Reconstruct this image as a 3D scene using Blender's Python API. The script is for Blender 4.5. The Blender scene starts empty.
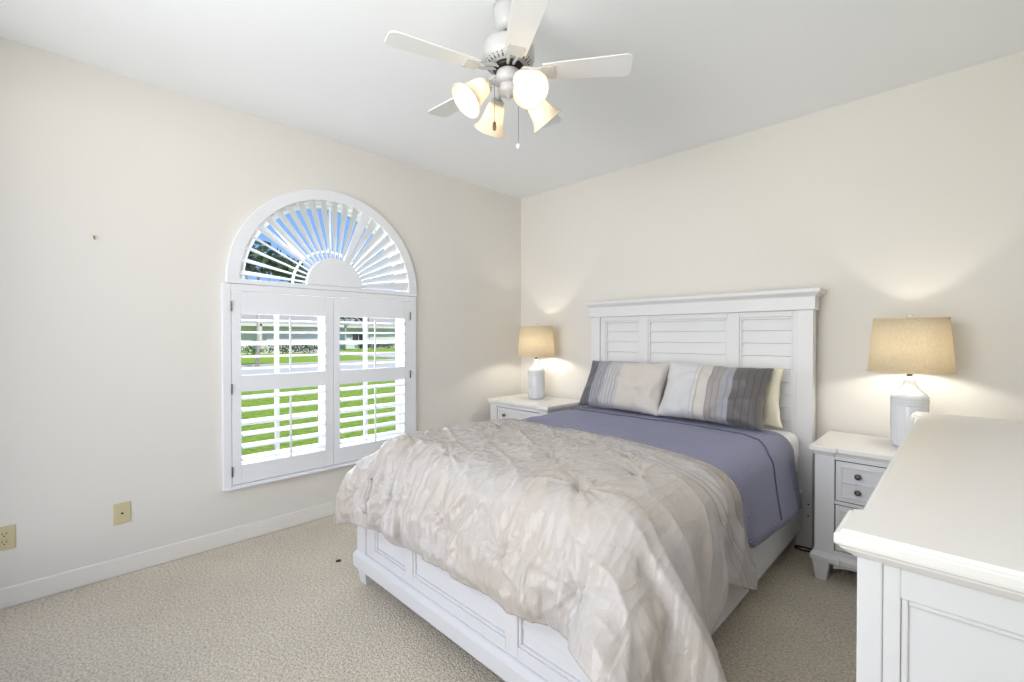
import bpy, bmesh, math, random
import numpy as np
from mathutils import Vector, Matrix, noise
random.seed(7); np.random.seed(7)
PI = math.pi
C = bpy.context.scene.collection
sc = bpy.context.scene

# ------------------------------------------------------------------ camera
cam_d = bpy.data.cameras.new('camera'); cam = bpy.data.objects.new('camera', cam_d); C.objects.link(cam)
cam_d.sensor_width = 36.0; cam_d.lens = 453.5 / 1024 * 36.0; cam_d.clip_start = 0.02; cam_d.clip_end = 500
cam.location = (3.274, -3.43, 1.31)
cam.rotation_euler = (PI/2 - math.atan(4.5/453.5), 0, math.radians(44.8))
sc.camera = cam
sc.view_settings.view_transform = 'Standard'; sc.view_settings.look = 'None'
sc.view_settings.gamma = 1.0; sc.view_settings.use_curve_mapping = False
sc.view_settings.exposure = 0.17
sc.cycles.max_bounces = 10; sc.cycles.diffuse_bounces = 6; sc.cycles.transparent_max_bounces = 12
sc.cycles.sample_clamp_indirect = 6.0; sc.cycles.caustics_reflective = False; sc.cycles.caustics_refractive = False

# ------------------------------------------------------------------ world: blue sky with bright low cloud
w = bpy.data.worlds.new('sky'); sc.world = w; w.use_nodes = True
nt = w.node_tree; nt.nodes.clear()
def N(nt, t, **k):
    n = nt.nodes.new(t)
    for a, v in k.items():
        if a == 'inp':
            for i, x in v.items(): n.inputs[i].default_value = x
        else: setattr(n, a, v)
    return n
tc = N(nt, 'ShaderNodeTexCoord'); sep = N(nt, 'ShaderNodeSeparateXYZ'); nt.links.new(tc.outputs['Generated'], sep.inputs[0])
mp = N(nt, 'ShaderNodeMapping'); mp.inputs['Scale'].default_value = (1.0, 1.0, 3.2); nt.links.new(tc.outputs['Generated'], mp.inputs[0])
cl = N(nt, 'ShaderNodeTexNoise', inp={'Scale': 2.1, 'Detail': 6, 'Roughness': .55}); nt.links.new(mp.outputs[0], cl.inputs[0])
gr = N(nt, 'ShaderNodeMapRange', inp={1: .06, 2: .15, 3: .30, 4: -.16}); nt.links.new(sep.outputs[2], gr.inputs[0])
ad = N(nt, 'ShaderNodeMath', operation='ADD'); nt.links.new(cl.outputs[0], ad.inputs[0]); nt.links.new(gr.outputs[0], ad.inputs[1])
cm = N(nt, 'ShaderNodeMapRange', inp={1: .52, 2: .66}); nt.links.new(ad.outputs[0], cm.inputs[0])
rp = N(nt, 'ShaderNodeValToRGB'); nt.links.new(sep.outputs[2], rp.inputs[0])
rp.color_ramp.elements[0].position = .05; rp.color_ramp.elements[0].color = (.30, .52, .90, 1)
rp.color_ramp.elements[1].position = .6; rp.color_ramp.elements[1].color = (.10, .27, .74, 1)
mx = N(nt, 'ShaderNodeMix', data_type='RGBA'); nt.links.new(cm.outputs[0], mx.inputs[0]); nt.links.new(rp.outputs[0], mx.inputs[6]); mx.inputs[7].default_value = (.90, .93, .97, 1)
bg = N(nt, 'ShaderNodeBackground', inp={1: 1.0}); nt.links.new(mx.outputs[2], bg.inputs[0])
ow = N(nt, 'ShaderNodeOutputWorld'); nt.links.new(bg.outputs[0], ow.inputs[0])

# ------------------------------------------------------------------ sun and added fill lamps
sd = bpy.data.lights.new('sun', 'SUN'); sd.energy = 3.9; sd.angle = math.radians(1.0); sd.color = (1, .96, .88)
so = bpy.data.objects.new('sun', sd); C.objects.link(so)
so.rotation_euler = Vector((-.52, -.2, -.83)).to_track_quat('-Z', 'Y').to_euler()
def area(name, loc, to, sx, sy, power, col=(1, 1, 1)):
    d = bpy.data.lights.new(name, 'AREA'); d.shape = 'RECTANGLE'; d.size = sx; d.size_y = sy; d.energy = power; d.color = col
    o = bpy.data.objects.new(name, d); C.objects.link(o); o.location = loc
    o.rotation_euler = (Vector(to) - Vector(loc)).to_track_quat('-Z', 'Y').to_euler(); return o
# added fill lamp, shining in through a made-up opening behind the camera
REAR_FILL = area('rear_opening_fill', (2.15, -5.9, 1.30), (2.1, 0, 1.8), 2.4, 2.3, 78, (1.0, .97, .94))
# fixtureless fill lamp added behind the camera, aimed up at the ceiling
CEILING_FILL = area('ceiling_fill', (2.3, -3.88, 1.9), (2.6, -1.0, 2.74), 1.8, .35, 21, (.96, .98, 1.0))
# fill lamp added just outside the window to strengthen its daylight
WINDOW_FILL = area('window_fill', (-.32, -1.98, 1.25), (2.0, -1.98, .75), 1.25, 1.5, 32, (.93, .965, 1.0))
BULB_FAN = 34.0
BULB_TABLE = 145.0

# ------------------------------------------------------------------ materials
def lin(c):
    return tuple(((v/255)/12.92 if v/255 <= .04045 else ((v/255+.055)/1.055)**2.4) for v in c) + (1,)
def mat(name, rgb, rough=.6, metal=0, bump=None, spec=.5, coat=0, sheen=0, var=None):
    """bump=(kind, scale, strength, distance); var=(scale, amount) mottles the colour"""
    m = bpy.data.materials.new(name); m.use_nodes = True; nt = m.node_tree; b = nt.nodes['Principled BSDF']
    col = lin(rgb); b.inputs['Base Color'].default_value = col; b.inputs['Roughness'].default_value = rough
    b.inputs['Metallic'].default_value = metal; b.inputs['Specular IOR Level'].default_value = spec
    b.inputs['Coat Weight'].default_value = coat; b.inputs['Sheen Weight'].default_value = sheen
    tc = N(nt, 'ShaderNodeTexCoord')
    if var:
        n = N(nt, 'ShaderNodeTexNoise', inp={'Scale': var[0], 'Detail': 4}); nt.links.new(tc.outputs['Object'], n.inputs[0])
        r = N(nt, 'ShaderNodeMapRange', inp={1: .3, 2: .7, 3: 1-var[1], 4: 1+var[1]}); nt.links.new(n.outputs[0], r.inputs[0])
        v = N(nt, 'ShaderNodeVectorMath', operation='SCALE'); v.inputs[0].default_value = col[:3]
        nt.links.new(r.outputs[0], v.inputs['Scale']); nt.links.new(v.outputs[0], b.inputs['Base Color'])
    if bump:
        kind, s, st, di = bump
        if kind == 'noise': n = N(nt, 'ShaderNodeTexNoise', inp={'Scale': s, 'Detail': 4})
        elif kind == 'voronoi': n = N(nt, 'ShaderNodeTexVoronoi', inp={'Scale': s})
        else: n = N(nt, 'ShaderNodeTexWave', inp={'Scale': s, 'Distortion': 0})
        nt.links.new(tc.outputs['Object'], n.inputs[0])
        bp = N(nt, 'ShaderNodeBump', inp={'Strength': st, 'Distance': di}); nt.links.new(n.outputs[0], bp.inputs['Height'])
        nt.links.new(bp.outputs[0], b.inputs['Normal'])
    return m
M = {}
M['wall'] = mat('cream_wall_paint', (224, 221, 215), .85, bump=('noise', 220, .06, .002))
M['ceiling'] = mat('white_ceiling_paint', (238, 240, 242), .9, bump=('noise', 90, .12, .004))
M['trim'] = mat('white_trim_paint', (232, 229, 224), .45)
M['shutter'] = mat('white_shutter_paint', (232, 234, 238), .4)
M['furn'] = mat('white_furniture_lacquer', (221, 221, 222), .38, var=(3, .01))
M['furn_top'] = mat('white_furniture_top', (238, 236, 232), .30, coat=.15)
M['sheet'] = mat('white_sheet', (238, 238, 240), .8, bump=('noise', 30, .2, .004))
M['knob'] = mat('dark_pewter', (105, 100, 92), .35, metal=.9)
M['black'] = mat('black_plastic', (22, 20, 20), .5)
M['dark'] = mat('dark_bronze_metal', (40, 37, 34), .4, metal=.6)
M['chain'] = mat('antique_chain', (120, 110, 95), .4, metal=.8)
M['hinge'] = mat('hinge_metal', (110, 108, 104), .4, metal=.8)
M['plate'] = mat('almond_plastic', (204, 192, 154), .45)
M['fan'] = mat('white_fan_enamel', (192, 192, 192), .35)
M['blade'] = mat('white_fan_blade', (226, 226, 225), .45)
M['ceramic'] = mat('white_glazed_ceramic', (222, 224, 228), .16, coat=.3)
M['cream_pillow'] = mat('cream_pillowcase', (236, 230, 208), .8, bump=('noise', 14, .35, .012))
M['anchor'] = mat('brass_picture_hook', (150, 128, 60), .4, metal=.7)
M['concrete'] = mat('pale_concrete', (205, 200, 190), .9, var=(1.5, .06))
M['asphalt'] = mat('grey_asphalt', (196, 190, 180), .9, var=(2, .05))
M['roof'] = mat('grey_roof_shingle', (168, 162, 152), .9, bump=('wave', 3, .3, .03))
M['stucco'] = mat('pale_stucco', (226, 222, 212), .9)
M['stucco2'] = mat('white_blue_stucco', (222, 230, 240), .9)
M['darkwin'] = mat('dark_window_glass', (45, 52, 58), .1)
M['bark'] = mat('pale_bark', (205, 198, 184), .9, var=(9, .25))
M['leaf'] = mat('dark_green_leaf', (58, 84, 42), .6, var=(1.5, .35))
M['leaf2'] = mat('bright_green_leaf', (98, 132, 52), .6, var=(1.5, .3))
M['spot'] = mat('dark_brown_stain', (70, 48, 34), .9)

def carpet():
    m = bpy.data.materials.new('beige_cut_pile_carpet'); m.use_nodes = True; nt = m.node_tree; b = nt.nodes['Principled BSDF']
    b.inputs['Roughness'].default_value = .95; b.inputs['Specular IOR Level'].default_value = .1; b.inputs['Sheen Weight'].default_value = .25
    tc = N(nt, 'ShaderNodeTexCoord')
    n1 = N(nt, 'ShaderNodeTexNoise', inp={'Scale': 88, 'Detail': 7, 'Roughness': .9}); n2 = N(nt, 'ShaderNodeTexNoise', inp={'Scale': 2.2, 'Detail': 4})
    vo = N(nt, 'ShaderNodeTexVoronoi', inp={'Scale': 130})
    for n in (n1, n2, vo): nt.links.new(tc.outputs['Object'], n.inputs[0])
    r = N(nt, 'ShaderNodeValToRGB'); nt.links.new(n1.outputs[0], r.inputs[0])
    e = r.color_ramp.elements; e[0].position = .40; e[0].color = lin((188, 167, 134)); e[1].position = .56; e[1].color = lin((255, 247, 228))
    r2 = N(nt, 'ShaderNodeMapRange', inp={1: .3, 2: .7, 3: .93, 4: 1.05}); nt.links.new(n2.outputs[0], r2.inputs[0])
    v = N(nt, 'ShaderNodeVectorMath', operation='SCALE'); nt.links.new(r.outputs[0], v.inputs[0]); nt.links.new(r2.outputs[0], v.inputs['Scale'])
    nt.links.new(v.outputs[0], b.inputs['Base Color'])
    a = N(nt, 'ShaderNodeMath', operation='ADD'); nt.links.new(n1.outputs[0], a.inputs[0]); nt.links.new(vo.outputs[0], a.inputs[1])
    bp = N(nt, 'ShaderNodeBump', inp={'Strength': .85, 'Distance': .011}); nt.links.new(a.outputs[0], bp.inputs['Height']); nt.links.new(bp.outputs[0], b.inputs['Normal'])
    return m
M['carpet'] = carpet()
def lawn_mat():
    m = bpy.data.materials.new('lawn_grass'); m.use_nodes = True; nt = m.node_tree; b = nt.nodes['Principled BSDF']; b.inputs['Roughness'].default_value = .9
    tc = N(nt, 'ShaderNodeTexCoord'); n1 = N(nt, 'ShaderNodeTexNoise', inp={'Scale': 9, 'Detail': 8, 'Roughness': .8}); nt.links.new(tc.outputs['Object'], n1.inputs[0])
    r = N(nt, 'ShaderNodeValToRGB'); nt.links.new(n1.outputs[0], r.inputs[0]); e = r.color_ramp.elements
    e[0].position = .35; e[0].color = lin((96, 130, 20)); e[1].position = .68; e[1].color = lin((176, 200, 60))
    nt.links.new(r.outputs[0], b.inputs['Base Color'])
    bp = N(nt, 'ShaderNodeBump', inp={'Strength': 1, 'Distance': .05}); nt.links.new(n1.outputs[0], bp.inputs['Height']); nt.links.new(bp.outputs[0], b.inputs['Normal'])
    return m
M['lawn'] = lawn_mat()
def glass_mat():
    m = bpy.data.materials.new('window_glass'); m.use_nodes = True; nt = m.node_tree; nt.nodes.clear()
    o = N(nt, 'ShaderNodeOutputMaterial'); t = N(nt, 'ShaderNodeBsdfTransparent'); g = N(nt, 'ShaderNodeBsdfGlossy', inp={'Roughness': .02})
    f = N(nt, 'ShaderNodeFresnel', inp={'IOR': 1.3}); x = N(nt, 'ShaderNodeMixShader')
    t.inputs[0].default_value = (.97, .985, .98, 1)
    nt.links.new(f.outputs[0], x.inputs[0]); nt.links.new(t.outputs[0], x.inputs[1]); nt.links.new(g.outputs[0], x.inputs[2]); nt.links.new(x.outputs[0], o.inputs[0])
    return m
M['glass'] = glass_mat()
def translucent(name, rgb, trgb, fac, weave=0, rough=.6, var=None):
    m = bpy.data.materials.new(name); m.use_nodes = True; nt = m.node_tree; b = nt.nodes['Principled BSDF']; o = nt.nodes['Material Output']
    b.inputs['Base Color'].default_value = lin(rgb); b.inputs['Roughness'].default_value = rough
    t = N(nt, 'ShaderNodeBsdfTranslucent'); t.inputs[0].default_value = lin(trgb); x = N(nt, 'ShaderNodeMixShader', inp={0: fac})
    nt.links.new(b.outputs[0], x.inputs[1]); nt.links.new(t.outputs[0], x.inputs[2]); nt.links.new(x.outputs[0], o.inputs[0])
    if weave:
        tc = N(nt, 'ShaderNodeTexCoord'); mp = N(nt, 'ShaderNodeMapping'); mp.inputs['Scale'].default_value = (weave, weave, weave*.35)
        n = N(nt, 'ShaderNodeTexNoise', inp={'Scale': 1, 'Detail': 5, 'Roughness': .7})
        nt.links.new(tc.outputs['Object'], mp.inputs[0]); nt.links.new(mp.outputs[0], n.inputs[0])
        r = N(nt, 'ShaderNodeMapRange', inp={1: .3, 2: .7, 3: .86, 4: 1.08}); nt.links.new(n.outputs[0], r.inputs[0])
        for c0, tgt in ((lin(rgb), b.inputs['Base Color']), (lin(trgb), t.inputs[0])):
            v = N(nt, 'ShaderNodeVectorMath', operation='SCALE'); v.inputs[0].default_value = c0[:3]
            nt.links.new(r.outputs[0], v.inputs['Scale']); nt.links.new(v.outputs[0], tgt)
    return m
M['linen'] = translucent('tan_linen_shade', (238, 227, 203), (255, 245, 224), .46, weave=190, rough=.9)
M['alabaster'] = translucent('alabaster_glass', (248, 242, 230), (255, 244, 224), .38, weave=14, rough=.25)
def emis(name, rgb, s):
    m = bpy.data.materials.new(name); m.use_nodes = True; nt = m.node_tree; nt.nodes.clear()
    e = N(nt, 'ShaderNodeEmission', inp={1: s}); e.inputs[0].default_value = rgb + (1,); o = N(nt, 'ShaderNodeOutputMaterial'); nt.links.new(e.outputs[0], o.inputs[0]); return m
M['bulb_fan'] = emis('lit_fan_bulb', (1, .93, .82), BULB_FAN)
M['bulb_table'] = emis('lit_table_bulb', (1, .92, .80), BULB_TABLE)

def stripes(name, stops, lines, rough=.5, sheen=.3, crease=18, along='X', extra_bump=.35, rowbump=None):
    """satin-like fabric: constant colour bands across UV u plus stitched pleat lines"""
    m = bpy.data.materials.new(name); m.use_nodes = True; nt = m.node_tree; b = nt.nodes['Principled BSDF']
    b.inputs['Roughness'].default_value = rough; b.inputs['Sheen Weight'].default_value = sheen
    uv = N(nt, 'ShaderNodeUVMap'); s = N(nt, 'ShaderNodeSeparateXYZ'); nt.links.new(uv.outputs[0], s.inputs[0])
    u = s.outputs[0 if along == 'X' else 1]
    r = N(nt, 'ShaderNodeValToRGB'); r.color_ramp.interpolation = 'CONSTANT'; nt.links.new(u, r.inputs[0])
    e = r.color_ramp.elements
    while len(e) < len(stops): e.new(.5)
    for i, (p, c) in enumerate(stops): e[i].position = p; e[i].color = lin(c)
    # stitched lines
    last = None
    for (p, wd, dk) in lines:
        a = N(nt, 'ShaderNodeMath', operation='SUBTRACT', inp={1: p}); nt.links.new(u, a.inputs[0])
        ab = N(nt, 'ShaderNodeMath', operation='ABSOLUTE'); nt.links.new(a.outputs[0], ab.inputs[0])
        mr = N(nt, 'ShaderNodeMapRange', inp={1: 0, 2: wd, 3: dk, 4: 1}); nt.links.new(ab.outputs[0], mr.inputs[0])
        if last is None: last = mr.outputs[0]
        else:
            mu = N(nt, 'ShaderNodeMath', operation='MULTIPLY'); nt.links.new(last, mu.inputs[0]); nt.links.new(mr.outputs[0], mu.inputs[1]); last = mu.outputs[0]
    tc = N(nt, 'ShaderNodeTexCoord'); n = N(nt, 'ShaderNodeTexNoise', inp={'Scale': crease, 'Detail': 5, 'Distortion': .8}); nt.links.new(tc.outputs['Object'], n.inputs[0])
    h = n.outputs[0]
    if last is not None:
        v = N(nt, 'ShaderNodeVectorMath', operation='SCALE'); nt.links.new(r.outputs[0], v.inputs[0]); nt.links.new(last, v.inputs['Scale']); nt.links.new(v.outputs[0], b.inputs['Base Color'])
        ha = N(nt, 'ShaderNodeMath', operation='ADD'); nt.links.new(h, ha.inputs[0]); nt.links.new(last, ha.inputs[1]); h = ha.outputs[0]
    else: nt.links.new(r.outputs[0], b.inputs['Base Color'])
    bp = N(nt, 'ShaderNodeBump', inp={'Strength': extra_bump, 'Distance': .012}); nt.links.new(h, bp.inputs['Height']); nt.links.new(bp.outputs[0], b.inputs['Normal'])
    return m
CH = (92, 92, 100); MG = (158, 158, 166); LG = (190, 188, 190); BE = (206, 199, 192); SI = (208, 207, 208); TP = (160, 154, 152); DT = (98, 95, 95)
M['sham_l'] = stripes('striped_sham_dark_left', [(0, CH), (.17, MG), (.32, LG), (.50, BE)],
    [(.05, .008, .5), (.09, .008, .5), (.13, .008, .5), (.20, .008, .55), (.24, .008, .55), (.28, .008, .55), (.34, .008, .6), (.38, .008, .6), (.42, .008, .6), (.46, .008, .6)])
M['sham_r'] = stripes('striped_sham_dark_right', [(0, SI), (.38, BE), (.50, TP), (.62, MG), (.70, DT)],
    [(.36, .008, .7), (.40, .008, .6), (.50, .008, .6), (.55, .008, .7), (.60, .008, .7), (.66, .008, .7), (.76, .008, .6), (.82, .008, .6), (.88, .008, .6), (.94, .008, .6)])
def two_tone(m, c2, sc_):
    nt = m.node_tree; b = nt.nodes['Principled BSDF']; l = b.inputs['Base Color'].links[0]; src = l.from_socket
    tc = N(nt, 'ShaderNodeTexCoord'); n = N(nt, 'ShaderNodeTexNoise', inp={'Scale': sc_, 'Detail': 3, 'Distortion': 1.2}); nt.links.new(tc.outputs['Object'], n.inputs[0])
    r = N(nt, 'ShaderNodeMapRange', inp={1: .42, 2: .6}); nt.links.new(n.outputs[0], r.inputs[0])
    x = N(nt, 'ShaderNodeMix', data_type='RGBA', blend_type='MULTIPLY'); nt.links.new(r.outputs[0], x.inputs[0]); nt.links.new(src, x.inputs[6]); x.inputs[7].default_value = c2
    nt.links.new(x.outputs[2], b.inputs['Base Color']); return m
M['comforter'] = stripes('satin_pleated_comforter', [(0, (189, 184, 180)), (.83, (184, 179, 177)), (.95, (160, 153, 148))],
    [(.80, .003, .6), (.835, .003, .55), (.87, .003, .6), (.95, .003, .6)], rough=.27, sheen=.1, crease=22, along='Y', extra_bump=.45)
two_tone(M['comforter'], (.99, .955, .905, 1), 2.2)
def ridges(m):
    nt = m.node_tree; b = nt.nodes['Principled BSDF']; l = b.inputs['Normal'].links[0].from_node
    tc = N(nt, 'ShaderNodeTexCoord'); prev = None
    for sc_, amp in (((13, 2.0, 1.6), 1.0), ((30, 5, 4), .35)):
        mp = N(nt, 'ShaderNodeMapping'); mp.inputs['Scale'].default_value = sc_; nt.links.new(tc.outputs['Object'], mp.inputs[0])
        n = N(nt, 'ShaderNodeTexNoise', inp={'Scale': 1, 'Detail': 1, 'Distortion': .35}); nt.links.new(mp.outputs[0], n.inputs[0])
        a = N(nt, 'ShaderNodeMath', operation='SUBTRACT', inp={1: .5}); nt.links.new(n.outputs[0], a.inputs[0])
        c = N(nt, 'ShaderNodeMath', operation='ABSOLUTE'); nt.links.new(a.outputs[0], c.inputs[0])
        d = N(nt, 'ShaderNodeMapRange', inp={1: 0, 2: .09, 3: amp, 4: 0}); nt.links.new(c.outputs[0], d.inputs[0])
        if prev is None: prev = d.outputs[0]
        else:
            e = N(nt, 'ShaderNodeMath', operation='ADD'); nt.links.new(prev, e.inputs[0]); nt.links.new(d.outputs[0], e.inputs[1]); prev = e.outputs[0]
    bp = N(nt, 'ShaderNodeBump', inp={'Strength': .22, 'Distance': .012}); nt.links.new(prev, bp.inputs['Height']); nt.links.new(l.outputs[0], bp.inputs['Normal']); nt.links.new(bp.outputs[0], b.inputs['Normal'])
ridges(M['comforter'])
def quilt_mat():
    m = bpy.data.materials.new('blue_grey_stitched_quilt'); m.use_nodes = True; nt = m.node_tree; b = nt.nodes['Principled BSDF']
    b.inputs['Roughness'].default_value = .8; b.inputs['Sheen Weight'].default_value = .35
    uv = N(nt, 'ShaderNodeUVMap'); sp = N(nt, 'ShaderNodeSeparateXYZ'); nt.links.new(uv.outputs[0], sp.inputs[0])
    outs = []
    for i, fr in ((0, 330.), (1, 330.)):
        a = N(nt, 'ShaderNodeMath', operation='MULTIPLY', inp={1: fr}); nt.links.new(sp.outputs[i], a.inputs[0])
        s = N(nt, 'ShaderNodeMath', operation='SINE'); nt.links.new(a.outputs[0], s.inputs[0]); outs.append(s.outputs[0])
    mu = N(nt, 'ShaderNodeMath', operation='MULTIPLY'); nt.links.new(outs[0], mu.inputs[0]); nt.links.new(outs[1], mu.inputs[1])
    r = N(nt, 'ShaderNodeMapRange', inp={1: -1, 2: 1, 3: .84, 4: 1.10}); nt.links.new(mu.outputs[0], r.inputs[0])
    v = N(nt, 'ShaderNodeVectorMath', operation='SCALE'); v.inputs[0].default_value = lin((139, 141, 176))[:3]; nt.links.new(r.outputs[0], v.inputs['Scale']); nt.links.new(v.outputs[0], b.inputs['Base Color'])
    bp = N(nt, 'ShaderNodeBump', inp={'Strength': .8, 'Distance': .006}); nt.links.new(mu.outputs[0], bp.inputs['Height']); nt.links.new(bp.outputs[0], b.inputs['Normal'])
    return m
M['quilt'] = quilt_mat(); M['quilt_seam'] = mat('dark_quilt_piping', (88, 90, 116), .8)

# ------------------------------------------------------------------ mesh helpers
def finish(name, bm, m, parent=None, bevel=0, smooth=False, kind=None, segs=2, loc=None):
    bmesh.ops.recalc_face_normals(bm, faces=bm.faces[:])
    me = bpy.data.meshes.new(name); bm.to_mesh(me); bm.free(); me.materials.append(M[m] if isinstance(m, str) else m)
    o = bpy.data.objects.new(name, me); C.objects.link(o)
    if parent is not None: o.parent = parent
    if loc is not None: o.location = loc
    if bevel:
        b = o.modifiers.new('bevel', 'BEVEL'); b.width = bevel; b.segments = segs; b.limit_method = 'ANGLE'; b.angle_limit = math.radians(35)
    if smooth:
        for p in me.polygons: p.use_smooth = True
    if kind: o['kind'] = kind
    return o
def box(bm, x0, x1, y0, y1, z0, z1):
    vs = [bm.verts.new((x, y, z)) for x in (x0, x1) for y in (y0, y1) for z in (z0, z1)]
    for f in ((0, 1, 3, 2), (4, 6, 7, 5), (0, 4, 5, 1), (2, 3, 7, 6), (0, 2, 6, 4), (1, 5, 7, 3)): bm.faces.new([vs[i] for i in f])
    return vs
def taper(bm, cx, cy, z0, z1, a0, b0, a1, b1):
    vs = []
    for (z, a, b) in ((z0, a0, b0), (z1, a1, b1)):
        vs += [bm.verts.new((cx+sx*a/2, cy+sy*b/2, z)) for sx, sy in ((-1, -1), (1, -1), (1, 1), (-1, 1))]
    for f in ((3, 2, 1, 0), (4, 5, 6, 7), (0, 1, 5, 4), (1, 2, 6, 5), (2, 3, 7, 6), (3, 0, 4, 7)): bm.faces.new([vs[i] for i in f])
def lathe(bm, prof, n=40, cap=True, mtx=None):
    rings = []
    for r, z in prof:
        ring = []
        for i in range(n):
            p = Vector((r*math.cos(2*PI*i/n), r*math.sin(2*PI*i/n), z))
            if mtx is not None: p = mtx @ p
            ring.append(bm.verts.new(p))
        rings.append(ring)
    for a, b in zip(rings, rings[1:]):
        for i in range(n): bm.faces.new((a[i], a[(i+1) % n], b[(i+1) % n], b[i]))
    if cap: bm.faces.new(rings[0][::-1]); bm.faces.new(rings[-1])
def tube(bm, pts, r, n=10):
    pts = [Vector(p) for p in pts]; rings = []; up = Vector((0, 0, 1)); prev = None
    for i, p in enumerate(pts):
        t = (pts[min(i+1, len(pts)-1)] - pts[max(i-1, 0)]).normalized()
        if prev is None:
            a = t.cross(up) if abs(t.z) < .95 else t.cross(Vector((1, 0, 0)))
        else: a = prev - t*prev.dot(t)
        a.normalize(); prev = a; b = t.cross(a)
        rr = r[i] if isinstance(r, (list, tuple)) else r
        rings.append([bm.verts.new(p + (a*math.cos(2*PI*k/n) + b*math.sin(2*PI*k/n))*rr) for k in range(n)])
    for a, b in zip(rings, rings[1:]):
        for i in range(n): bm.faces.new((a[i], a[(i+1) % n], b[(i+1) % n], b[i]))
    bm.faces.new(rings[0][::-1]); bm.faces.new(rings[-1])
def prism(bm, poly, axis, a0, a1):
    """poly: 2D points; extruded along axis 0/1/2 between a0 and a1"""
    def P(q, a): 
        l = list(q); l.insert(axis, a); return l
    A = [bm.verts.new(P(q, a0)) for q in poly]; B = [bm.verts.new(P(q, a1)) for q in poly]
    n = len(poly); bm.faces.new(A); bm.faces.new(B[::-1])
    for i in range(n): bm.faces.new((A[i], B[i], B[(i+1) % n], A[(i+1) % n]))
def moulding(bm, x0, x1, y0, y1, prof):
    """rectangular tier: prof = [(offset outward, z)...] lofted, closed at both ends"""
    rings = []
    for off, z in prof:
        rings.append([bm.verts.new(p) for p in ((x0-off, y0-off, z), (x1+off, y0-off, z), (x1+off, y1+off, z), (x0-off, y1+off, z))])
    for a, b in zip(rings, rings[1:]):
        for i in range(4): bm.faces.new((a[i], a[(i+1) % 4], b[(i+1) % 4], b[i]))
    bm.faces.new(rings[0][::-1]); bm.faces.new(rings[-1])
def thing(name, label, cat, loc=(0, 0, 0), group=None, kind=None):
    o = bpy.data.objects.new(name, None); C.objects.link(o); o.location = loc; o.empty_display_size = .1
    if label: o['label'] = label
    if cat: o['category'] = cat
    if group: o['group'] = group
    if kind: o['kind'] = kind
    return o
def tag(o, label, cat, group=None):
    o['label'] = label; o['category'] = cat
    if group: o['group'] = group
    return o
def copy_tree(o, parent=None):
    c = o.copy(); C.objects.link(c)
    if parent is not None: c.parent = parent
    for ch in list(o.children): copy_tree(ch, c)
    return c

# ------------------------------------------------------------------ room shell
W, D, H = 3.70, 4.02, 2.74
bm = bmesh.new(); box(bm, -.15, W+.15, -D-.15, .15, -.06, 0); finish('floor', bm, 'carpet', kind='structure')
bm = bmesh.new(); box(bm, -.15, W+.15, -D-.15, .15, H, H+.12); finish('ceiling', bm, 'ceiling', kind='structure')
bm = bmesh.new(); box(bm, -.15, W+.15, 0, .15, 0, H); finish('wall_back', bm, 'wall', kind='structure')
bm = bmesh.new(); box(bm, W, W+.15, -D, 0, 0, H); finish('wall_right', bm, 'wall', kind='structure')
bm = bmesh.new(); box(bm, -.15, .35, -D-.15, -D, 0, H); box(bm, 2.95, W+.15, -D-.15, -D, 0, H); box(bm, .35, 2.95, -D-.15, -D, 2.45, H); box(bm, .35, 2.95, -D-.15, -D, 0, .30)
finish('wall_front', bm, 'wall', kind='structure')  # opening and low sill are made up to shape the rear fill light
WY, AZ = -1.975, 1.68      # window centre line, springing height of the arch
def arch_pts(r, n=40, c=(WY, AZ)): return [(c[0]+r*math.cos(PI*i/n), c[1]+r*math.sin(PI*i/n)) for i in range(n+1)]
hole = [(-1.36, .43), (-1.36, 1.60), (WY+.605, 1.60)] + arch_pts(.605) + [(WY-.605, 1.60), (-2.665, 1.60), (-2.665, .43)]
def wall_with_hole(name, outer, hole, x0, x1, m):
    bm = bmesh.new()
    for x in (x0, x1):
        loops = []
        for L in (outer, hole):
            vs = [bm.verts.new((x, a, b)) for a, b in L]
            loops += [bm.edges.new((vs[i], vs[(i+1) % len(vs)])) for i in range(len(vs))]
        bmesh.ops.triangle_fill(bm, edges=loops, use_beauty=True)
    bm.verts.ensure_lookup_table()
    no, nh = len(outer), len(hole); tot = no+nh; V = bm.verts[:]
    for s, n in ((0, no), (no, nh)):
        for i in range(n):
            a, b = s+i, s+(i+1) % n
            bm.faces.new((V[a], V[b], V[b+tot], V[a+tot]))
    return finish(name, bm, m, kind='structure')
wall_with_hole('wall_left', [(-D, 0), (0, 0), (0, H), (-D, H)], hole, -.15, 0, 'wall')
# baseboards with a rounded top edge
def bb(name, pts):
    bm = bmesh.new(); box(bm, *pts); finish(name, bm, 'trim', bevel=.006, kind='structure')
bb('baseboard_left', (0, .015, -D, 0, 0, .10)); bb('baseboard_back', (.015, W, -.015, 0, 0, .10))
bb('baseboard_right', (W-.015, W, -D, -.015, 0, .10)); bb('baseboard_front', (.015, .35, -D, -D+.015, 0, .10))

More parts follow.
